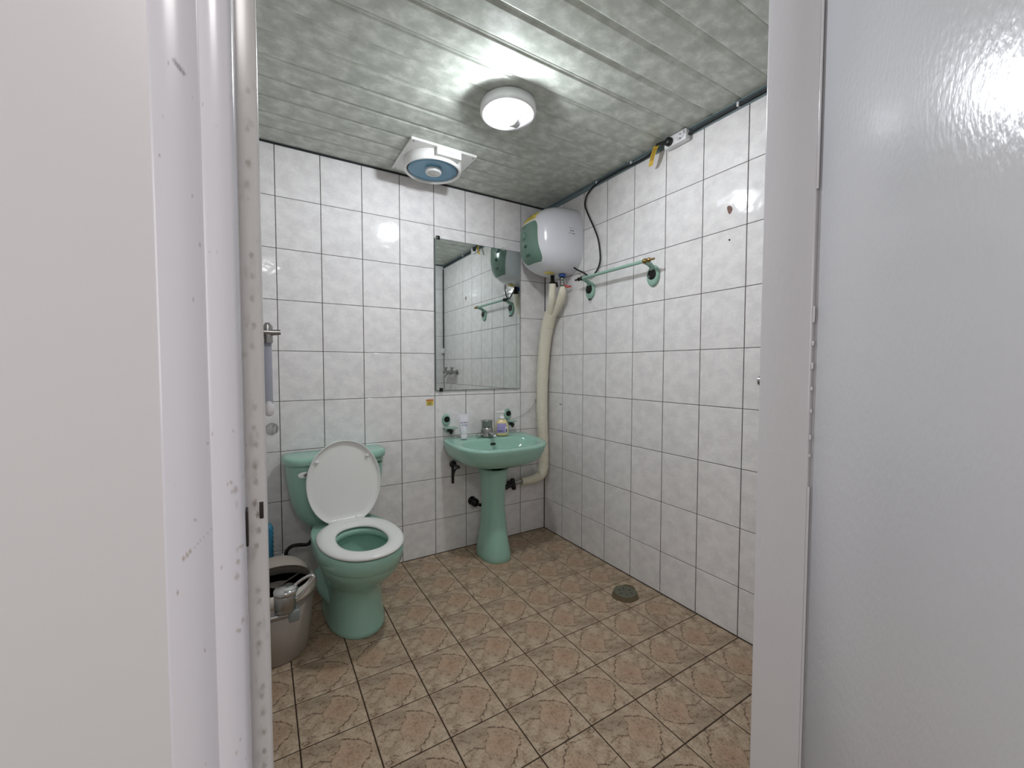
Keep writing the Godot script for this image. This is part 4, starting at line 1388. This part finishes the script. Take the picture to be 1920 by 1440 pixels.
	vw.tube([Vector3(0, 0.22, 0), Vector3(0, 0.05, -0.004)], 0.0025, 6)
	obj("lead", vw, M.grey_print, vc)


func blob(rx: float, ry: float, sd: int) -> PackedVector2Array:
	var r := RandomNumberGenerator.new()
	r.seed = sd
	var ph := r.randf() * TAU
	var out := PackedVector2Array()
	for k in 22:
		var a := TAU * k / 22
		var q := 1.0 + 0.16 * sin(2 * a + ph) + 0.10 * sin(3 * a + ph * 2.0) + r.randf_range(-0.05, 0.05)
		out.append(Vector2(cos(a) * rx * q, sin(a) * ry * q))
	return out


# oval plate facing +z of its parent with a dark ringed cap
func oval_mount(parent: Node, rx: float, ry: float, _n: Vector3) -> void:
	var b := MB.new()
	var R := []
	for e in [[0.0005, 1.0], [0.006, 1.0], [0.011, 0.93], [0.014, 0.80], [0.015, 0.5]]:
		var r := PackedVector3Array()
		for k in 36:
			var a := TAU * k / 36
			r.append(Vector3(cos(a) * rx * e[1], sin(a) * ry * e[1], e[0]))
		R.append(r)
	b.loft(R)
	obj("plate", b, M.mint_plastic, parent)
	var c := MB.new()
	var s := c.lathe([Vector2(0, 0), Vector2(rx * 0.66, 0), Vector2(rx * 0.68, 0.004), Vector2(rx * 0.55, 0.006), Vector2(rx * 0.50, 0.0035), Vector2(rx * 0.2, 0.005), Vector2(0, 0.006)], Vector3.ZERO, 28)
	c.moved(s, Transform3D(Basis(Vector3.RIGHT, PI / 2), Vector3(0, ry * 0.12, 0.0135)))
	obj("cap", c, M.dark_steel, parent)


# ---------------------------------------------------------------- water heater
const HA := 0.186
const HB := 0.205
const HC := 0.288
const HN := 2.9
const HM := 3.1

func heater_depth(z: float, y: float) -> float:
	var r := pow(pow(absf(z) / HA, HM) + pow(absf(y) / HB, HM), 1.0 / HM)
	return HC * pow(maxf(0.0, 1.0 - pow(minf(r, 1.0), HN)), 1.0 / HN)


func heater_patch(parent: Node, called: String, m: Material, bounds: Callable, y0: float, y1: float, off: float) -> MeshInstance3D:
	var rows := []
	var back := []
	for i in 21:
		var f := i / 20.0
		var y := lerpf(y0, y1, f)
		var lr: Vector2 = bounds.call(f)
		var r0 := []
		var r1 := []
		for j in 15:
			var z := lerpf(lr.x, lr.y, j / 14.0)
			var d := heater_depth(z, y)
			var e := 0.002
			var n := Vector3(-1.0, (heater_depth(z, y - e) - heater_depth(z, y + e)) / (2 * e), (heater_depth(z - e, y) - heater_depth(z + e, y)) / (2 * e)).normalized()
			r0.append(Vector3(-d, y, z) + n * off)
			r1.append(Vector3(-d, y, z) - n * 0.003)
		rows.append(r0)
		back.append(r1)
	var b := MB.new()
	b.sheet(rows, back)
	return obj(called, b, m, parent)


func build_heater() -> void:
	var h := node("water_heater", Vector3(0.0, 1.915, 0.207))
	tag(h, "white enamel water heater with green front panel in the corner", "water heater")
	var b := MB.new()
	var R := []
	for i in 19:
		var s := PI * 0.5 * i / 19.0
		var x := HC * pow(sin(s), 2.0 / HN) if i > 0 else 0.001
		var rr := pow(cos(s), 2.0 / HN)
		var ring := PackedVector3Array()
		for k in 64:
			var a := TAU * k / 64
			var ca := cos(a)
			var sa := sin(a)
			ring.append(Vector3(-x, signf(sa) * pow(absf(sa), 2.0 / HM) * HB * rr, signf(ca) * pow(absf(ca), 2.0 / HM) * HA * rr))
		R.append(ring)
	b.loft(R)
	var body := obj("body", b, M.enamel, h)
	# green front panel, wide at the top, tapering to the bottom, with knob, lamp and print
	var pb := func(f: float) -> Vector2:
		var c := 1.0 - pow(absf(f - 0.5) * 2.0, 6.0)
		return Vector2(lerpf(-0.075, -0.118, f) - 0.010 * sin(f * PI), lerpf(0.112, 0.094, f) - 0.008 * sin(f * PI)) * (0.72 + 0.28 * c)
	var rim := func(f: float) -> Vector2:
		var q: Vector2 = pb.call(f)
		return Vector2(q.x - 0.006, q.y + 0.006)
	heater_patch(h, "panel_rim", M.white_plastic, rim, -0.152, 0.098, 0.0012)
	var panel := heater_patch(h, "front_panel", M.heater_green, pb, -0.146, 0.092, 0.0028)
	for e in [[-0.028, 0.020, 0.024], [-0.012, -0.045, 0.010]]:
		var kb := MB.new()
		var ks := kb.lathe([Vector2(0, 0), Vector2(e[2], 0), Vector2(e[2] * 0.95, 0.006), Vector2(e[2] * 0.7, 0.010), Vector2(0, 0.010)], Vector3.ZERO, 24)
		kb.moved(ks, Transform3D(Basis(Vector3.BACK, PI / 2), Vector3(-heater_depth(e[0], e[1]) - 0.002, e[1], e[0])))
		obj("dial" if e[2] > 0.02 else "pilot_lamp", kb, M.heater_green if e[2] > 0.02 else M.heater_green_dark, panel)
	heater_patch(panel, "print_plate", M.heater_green_dark, func(_f): return Vector2(-0.022, 0.020), -0.108, -0.092, 0.0040)
	heater_patch(panel, "print_plate", M.heater_green_dark, func(_f): return Vector2(-0.050, -0.012), 0.068, 0.074, 0.0036)
	# yellow caution label above the panel with lines of print
	var yl := heater_patch(h, "caution_label", M.yellow_label, func(f): return Vector2(-0.100 + 0.012 * f, 0.060 - 0.004 * f), 0.107, 0.158, 0.0018)
	for k in 4:
		var yy := 0.117 + k * 0.011
		heater_patch(yl, "print_line", M.brown_print, func(_f): return Vector2(-0.078 + 0.02 * (k % 2), 0.036 - 0.014 * (k % 3)), yy, yy + 0.0018, 0.0026)
	# three short lines of print on the side towards the door
	for k in 3:
		var ln := MB.new()
		var wdt: float = [0.040, 0.026, 0.044][k]
		for q in 5:
			if (q + k) % 4 == 3: continue
			ln.box(Vector3(-0.088 + (q - 2) * wdt * 0.2, 0.045 - k * 0.0155, side_z(-0.088 + (q - 2) * wdt * 0.2, 0.045 - k * 0.0155)), Vector3(wdt * 0.16, 0.0045 if k == 1 else 0.0032, 0.0016))
		obj("print_line", ln, M.dark_print if k else M.grey_print, body)
	# oval badge and rating label on the side towards the back wall, seen in the mirror
	var bg := MB.new()
	var bp := PackedVector2Array()
	for k in 28: bp.append(Vector2(cos(TAU * k / 28) * 0.040, sin(TAU * k / 28) * 0.020))
	bg.prism(bp, -0.004, 0.0015, 0.0005)
	bg.moved(0, Transform3D(Basis(Vector3.UP, PI), Vector3(-0.125, 0.02, -side_z(-0.125, 0.02))))
	obj("badge", bg, M.dark_print, body)
	var rl := MB.new()
	rl.box(Vector3(-0.125, -0.075, -side_z(-0.125, -0.075) + 0.0006), Vector3(0.055, 0.055, 0.003))
	obj("rating_label", rl, M.grey_print, body)
	# warning print on the underside
	var un := MB.new()
	un.box(Vector3(-0.13, -HB * 0.972 + 0.002, 0.03), Vector3(0.07, 0.004, 0.05))
	obj("underside_label", un, M.yellow_label, body)

	# the valve and fittings hanging below the tank
	var v := node("heater_valve", Vector3(-0.075, 1.64, 0.235))
	tag(v, "chrome safety valve with blue ring and red lever under the heater", "valve")
	var st := MB.new()
	st.lathe([Vector2(0, 0.0), Vector2(0.015, 0.0), Vector2(0.016, 0.018), Vector2(0.012, 0.022), Vector2(0.012, 0.034), Vector2(0.017, 0.036), Vector2(0.017, 0.050), Vector2(0.013, 0.052), Vector2(0.013, 0.058), Vector2(0, 0.058)], Vector3(0.012, 0, 0.035), 20)
	obj("body", st, M.steel, v)
	var br := MB.new()
	br.lathe([Vector2(0, 0.058), Vector2(0.0225, 0.058), Vector2(0.0225, 0.0715), Vector2(0, 0.072)], Vector3(0.012, 0, 0.035), 24)
	obj("blue_ring", br, M.blue_ring, v)
	var rd := MB.new()
	rd.tube([Vector3(0.020, 0.010, 0.040), Vector3(0.036, -0.004, 0.052), Vector3(0.050, -0.004, 0.075)], [0.006, 0.007, 0.006], 10)
	obj("red_lever", rd, M.red_plastic, v)
	var hn := MB.new()
	hn.lathe([Vector2(0, 0.018), Vector2(0.018, 0.018), Vector2(0.020, 0.026), Vector2(0.013, 0.030), Vector2(0.013, 0.068), Vector2(0, 0.069)], Vector3(-0.035, 0, -0.005), 20)
	hn.tube([Vector3(-0.035, 0.025, -0.005), Vector3(-0.012, 0.022, 0.008), Vector3(-0.008, -0.004, 0.010)], 0.007, 10)
	obj("nipple", hn, M.dark_steel, v)

	# wrapped pipes: two upper legs joining in one thick sleeve that runs down the corner
	var p := node("wrapped_pipe", Vector3(-0.055, 0.34, 0.055))
	tag(p, "thick cream wrapped water pipe running down the corner from the heater", "pipe")
	var pm := MB.new()
	var main := [Vector3(-0.060, 1.485, 0.150), Vector3(-0.057, 1.42, 0.115), Vector3(-0.056, 1.33, 0.085), Vector3(-0.055, 1.20, 0.062), Vector3(-0.057, 1.05, 0.052), Vector3(-0.058, 0.90, 0.050), Vector3(-0.055, 0.75, 0.050), Vector3(-0.049, 0.62, 0.052), Vector3(-0.046, 0.52, 0.053), Vector3(-0.048, 0.45, 0.054), Vector3(-0.064, 0.405, 0.055), Vector3(-0.095, 0.383, 0.055), Vector3(-0.150, 0.374, 0.055), Vector3(-0.226, 0.372, 0.052)]
	var sp := smooth_path(main, 5)
	var rad := []
	for i in sp.size():
		var f := float(i) / (sp.size() - 1)
		rad.append(lerpf(0.042, 0.037, minf(f * 2.0, 1.0)) * (1.0 - 0.32 * clampf((f - 0.72) * 4.0, 0.0, 1.0)) * (1.0 + 0.02 * sin(i * 1.7)))
	pm.tube(sp, rad, 22)
	pm.moved(0, Transform3D(Basis(), -p.position))
	obj("sleeve", pm, M.pipe_wrap, p)
	var l1 := MB.new()
	l1.tube(smooth_path([Vector3(-0.108, 1.6545, 0.228), Vector3(-0.108, 1.615, 0.226), Vector3(-0.103, 1.555, 0.212), Vector3(-0.085, 1.50, 0.175), Vector3(-0.066, 1.45, 0.135)]), 0.0215, 18)
	l1.moved(0, Transform3D(Basis(), -p.position))
	obj("branch", l1, M.pipe_wrap, p)
	var l2 := MB.new()
	l2.tube(smooth_path([Vector3(-0.062, 1.637, 0.270), Vector3(-0.060, 1.60, 0.268), Vector3(-0.054, 1.55, 0.235), Vector3(-0.050, 1.50, 0.185), Vector3(-0.052, 1.45, 0.135)]), [0.014, 0.017, 0.019, 0.021, 0.0225, 0.024, 0.025, 0.0255, 0.026, 0.026, 0.0265, 0.0265, 0.027, 0.027, 0.027, 0.027, 0.027, 0.027, 0.027, 0.027, 0.027, 0.027, 0.027, 0.027, 0.027], 18)
	l2.moved(0, Transform3D(Basis(), -p.position))
	obj("branch", l2, M.pipe_wrap, p)
	for e in [[1.405, 0.0435], [0.898, 0.0388], [0.80, 0.0385]]:
		var tp := MB.new()
		var k := 0
		while k < sp.size() - 2 and sp[k].y > e[0]: k += 1
		tp.tube([sp[k] - (sp[k + 1] - sp[k]).normalized() * 0.004, sp[k] + (sp[k + 1] - sp[k]).normalized() * 0.004], e[1], 22)
		tp.moved(0, Transform3D(Basis(), -p.position))
		obj("tape_turn", tp, M.pipe_wrap, p)


func side_z(x: float, y: float) -> float:
	# z of the heater's side at depth -x and height y
	var lo := 0.0
	var hi := HA
	for i in 30:
		var md := (lo + hi) * 0.5
		if heater_depth(md, y) > -x: lo = md
		else: hi = md
	return lo


# ---------------------------------------------------------------- cable, socket, fan
func build_electrics() -> void:
	# double socket block under the ceiling
	var s := node("socket_block", Vector3(0.0, 2.184, 1.062))
	tag(s, "white double power socket block at the ceiling edge", "power socket")
	var b := MB.new()
	b.box(Vector3(-0.0205, 0, 0), Vector3(0.032, 0.048, 0.118), 0.004)
	obj("case", b, M.white_plastic, s)
	for z in [-0.028, 0.028]:
		var w := MB.new()
		var ws := w.lathe([Vector2(0, 0), Vector2(0.0195, 0), Vector2(0.0195, 0.002), Vector2(0.0175, 0.002), Vector2(0.017, 0.0004), Vector2(0, 0.0004)], Vector3.ZERO, 28)
		w.moved(ws, Transform3D(Basis(Vector3.BACK, PI / 2), Vector3(-0.0362, 0, z)))
		var o := obj("socket_face", w, M.white_plastic, s)
		for y in [-0.009, 0.009]:
			var hb := MB.new()
			var hs := hb.lathe([Vector2(0, 0), Vector2(0.0032, 0), Vector2(0.0032, 0.0006), Vector2(0, 0.0007)], Vector3.ZERO, 12)
			hb.moved(hs, Transform3D(Basis(Vector3.BACK, PI / 2), Vector3(-0.0368, y, z)))
			obj("pin_hole", hb, M.black, o)
	var sw := MB.new()
	sw.box(Vector3(-0.0372, 0.010, 0.049), Vector3(0.002, 0.014, 0.008), 0.0006)
	obj("switch", sw, M.grey_print, s)
	# plug
	var p := node("power_plug", Vector3(-0.037, 2.182, 1.034))
	tag(p, "round black plug in the white socket block", "plug")
	var pb := MB.new()
	var ps := pb.lathe([Vector2(0, 0), Vector2(0.019, 0), Vector2(0.0195, 0.004), Vector2(0.018, 0.016), Vector2(0.013, 0.021), Vector2(0, 0.022)], Vector3.ZERO, 28)
	pb.moved(ps, Transform3D(Basis(Vector3.BACK, PI / 2), Vector3.ZERO))
	obj("body", pb, M.black, p)
	var pn := MB.new()
	pn.tube([Vector3(-0.012, 0.0, -0.008), Vector3(-0.013, 0.006, -0.034), Vector3(-0.012, 0.014, -0.060)], [0.010, 0.0085, 0.0045], 12)
	obj("cord_grip", pn, M.black, p)
	# heater cable along the moulding and down the wall
	var c := node("heater_cable", Vector3(-0.01, 1.70, 0.5))
	tag(c, "black power cable looping from the heater up to the socket", "cable")
	var pts := [Vector3(-0.049, 2.197, 0.974), Vector3(-0.030, 2.196, 0.945), Vector3(-0.018, 2.188, 0.90), Vector3(-0.015, 2.186, 0.82), Vector3(-0.014, 2.193, 0.72), Vector3(-0.014, 2.192, 0.62), Vector3(-0.013, 2.192, 0.545), Vector3(-0.012, 2.188, 0.500), Vector3(-0.010, 2.170, 0.455), Vector3(-0.010, 2.148, 0.427), Vector3(-0.010, 2.105, 0.417), Vector3(-0.010, 2.066, 0.430), Vector3(-0.010, 2.000, 0.466), Vector3(-0.010, 1.936, 0.502), Vector3(-0.010, 1.870, 0.532), Vector3(-0.010, 1.802, 0.547), Vector3(-0.010, 1.745, 0.550), Vector3(-0.012, 1.700, 0.532), Vector3(-0.014, 1.672, 0.498), Vector3(-0.018, 1.672, 0.462), Vector3(-0.022, 1.700, 0.420), Vector3(-0.030, 1.722, 0.378), Vector3(-0.035, 1.742, 0.350)]
	var cb := MB.new()
	cb.tube(smooth_path(pts, 4), 0.0047, 10)
	cb.moved(0, Transform3D(Basis(), -c.position))
	obj("cord", cb, M.black_rubber, c)
	for e in [[2.196, 0.520], [2.199, 0.78]]:
		var k := MB.new()
		k.box(Vector3(-0.013, e[0], e[1]) - c.position, Vector3(0.014, 0.014, 0.009), 0.002)
		obj("cable_clip", k, M.white_plastic, c)
	# second cable from the socket along the moulding towards the door
	var c2 := node("socket_cable", Vector3(-0.014, 2.19, 1.5))
	tag(c2, "dark cable clipped along the ceiling moulding right of the socket", "cable")
	var cb2 := MB.new()
	cb2.tube(smooth_path([Vector3(-0.016, 2.184, 1.118), Vector3(-0.014, 2.191, 1.16), Vector3(-0.014, 2.192, 1.35), Vector3(-0.014, 2.192, 1.6), Vector3(-0.014, 2.190, 1.84)], 5), 0.0055, 10)
	cb2.moved(0, Transform3D(Basis(), -c2.position))
	obj("cord", cb2, M.black_rubber, c2)
	var k2 := MB.new()
	k2.box(Vector3(-0.013, 2.196, 1.345) - c2.position, Vector3(0.016, 0.018, 0.009), 0.002)
	obj("cable_clip", k2, M.white_plastic, c2)
	# yellow caution tag on the cord
	var t := node("caution_tag", Vector3(-0.035, 2.195, 0.955))
	tag(t, "curled yellow caution tag hanging on the plug cord", "tag")
	var rows := []
	var back := []
	for i in 13:
		var f := i / 12.0
		var y := 0.006 - f * 0.088
		var x := -0.004 - 0.014 * sin(f * PI * 0.9)
		var zz := 0.006 - 0.030 * f * f
		var r0 := []
		var r1 := []
		for j in 3:
			var z := zz + (j - 1) * 0.0165 * (1.0 - 0.25 * f)
			r0.append(Vector3(x - 0.0004, y, z))
			r1.append(Vector3(x + 0.0004, y, z))
		rows.append(r0)
		back.append(r1)
	var tb := MB.new()
	tb.sheet(rows, back)
	obj("strip", tb, M.yellow_tag, t)
	for k in 3:
		var pr := []
		var pk := []
		for i in 9:
			var f := 0.18 + i / 8.0 * 0.6
			var y := 0.006 - f * 0.088
			var x := -0.004 - 0.014 * sin(f * PI * 0.9)
			var zz := 0.006 - 0.030 * f * f + (k - 1) * 0.007
			pr.append([Vector3(x - 0.0009, y, zz - 0.0012), Vector3(x - 0.0009, y, zz + 0.0012)])
			pk.append([Vector3(x - 0.0002, y, zz - 0.0012), Vector3(x - 0.0002, y, zz + 0.0012)])
		var lb := MB.new()
		lb.sheet(pr, pk)
		obj("print_line", lb, M.brown_print, t)

	# exhaust fan in the ceiling
	var f := node("exhaust_fan", Vector3(-0.897, CEIL, 0.240))
	tag(f, "white square ceiling exhaust fan with round blue disc", "exhaust fan")
	var fp := MB.new()
	fp.box(Vector3(0, -0.007, 0), Vector3(0.342, 0.013, 0.342), 0.004)
	obj("plate", fp, M.fan_white, f)
	var fd := MB.new()
	fd.lathe([Vector2(0.0, -0.012), Vector2(0.150, -0.012), Vector2(0.149, -0.040), Vector2(0.146, -0.058), Vector2(0.141, -0.062), Vector2(0.136, -0.060), Vector2(0.132, -0.050), Vector2(0.130, -0.030), Vector2(0.0, -0.030)], Vector3(-0.004, 0, 0.0), 56)
	obj("drum", fd, M.fan_white, f)
	var di := MB.new()
	di.lathe([Vector2(0.0, -0.0405), Vector2(0.06, -0.0415), Vector2(0.10, -0.044), Vector2(0.124, -0.050), Vector2(0.1255, -0.052), Vector2(0.124, -0.0535), Vector2(0.095, -0.0495), Vector2(0.045, -0.047), Vector2(0.0, -0.046)], Vector3(-0.004, 0, 0.0), 56)
	obj("blue_disc", di, M.fan_blue, f)
	var kb := MB.new()
	kb.lathe([Vector2(0.0, -0.044), Vector2(0.041, -0.044), Vector2(0.042, -0.062), Vector2(0.038, -0.067), Vector2(0.031, -0.068), Vector2(0.030, -0.065), Vector2(0.0, -0.065)], Vector3(0.0, 0, 0.0), 32)
	obj("hub_knob", kb, M.fan_white, f)
	var bx := MB.new()
	bx.box(Vector3(0.020, -0.030, 0.150), Vector3(0.128, 0.036, 0.040), 0.002)
	obj("switch_box", bx, M.fan_white, f)
	var lb := MB.new()
	lb.box(Vector3(0.024, -0.031, 0.1704), Vector3(0.096, 0.024, 0.0010))
	var lo := obj("rating_label", lb, M.white_plastic, f)
	for k in 4:
		var l := MB.new()
		l.box(Vector3(0.018 + (k % 2) * 0.006, -0.024 - k * 0.0045, 0.1710), Vector3(0.066 - (k % 3) * 0.014, 0.0016, 0.0006))
		obj("print_line", l, M.grey_print, lo)
	for q in [[-0.155, 0.155], [0.155, 0.155], [-0.155, -0.155], [0.155, -0.155]]:
		var scw := MB.new()
		scw.lathe([Vector2(0, -0.0135), Vector2(0.004, -0.0135), Vector2(0.004, -0.0155), Vector2(0, -0.016)], Vector3(q[0], 0, q[1]), 12)
		obj("screw", scw, M.steel, f)


# ----------------------------------------------------------------
const LAMP := 0.60
const WINDOW := 1.25
const HALL_LAMP := 1.2

func _ready() -> void:
	rng.seed = 2024
	var cam := Camera3D.new()
	cam.name = "camera"
	cam.position = Vector3(-1.6873, 1.1306, 2.3293)
	cam.rotation_order = EULER_ORDER_YXZ
	cam.rotation = Vector3(-0.0406, -0.5474, 0.0010)
	cam.fov = 86.09
	cam.near = 0.02
	add_child(cam)
	cam.current = true
	var env := Environment.new()
	env.background_mode = Environment.BG_COLOR
	env.background_color = Color(0.02, 0.02, 0.02)
	env.ambient_light_source = Environment.AMBIENT_SOURCE_DISABLED
	env.tonemap_mode = Environment.TONE_MAPPER_LINEAR
	env.tonemap_exposure = 1.0
	env.sdfgi_enabled = true
	env.ssao_enabled = true
	env.ssil_enabled = true
	var we := WorldEnvironment.new()
	we.environment = env
	add_child(we)
	make_materials()
	make_door_paints()
	build_lamps()
	build_room()
	build_doorway()
	build_toilet()
	build_basin()
	build_heater()
	build_fittings()
	build_electrics()
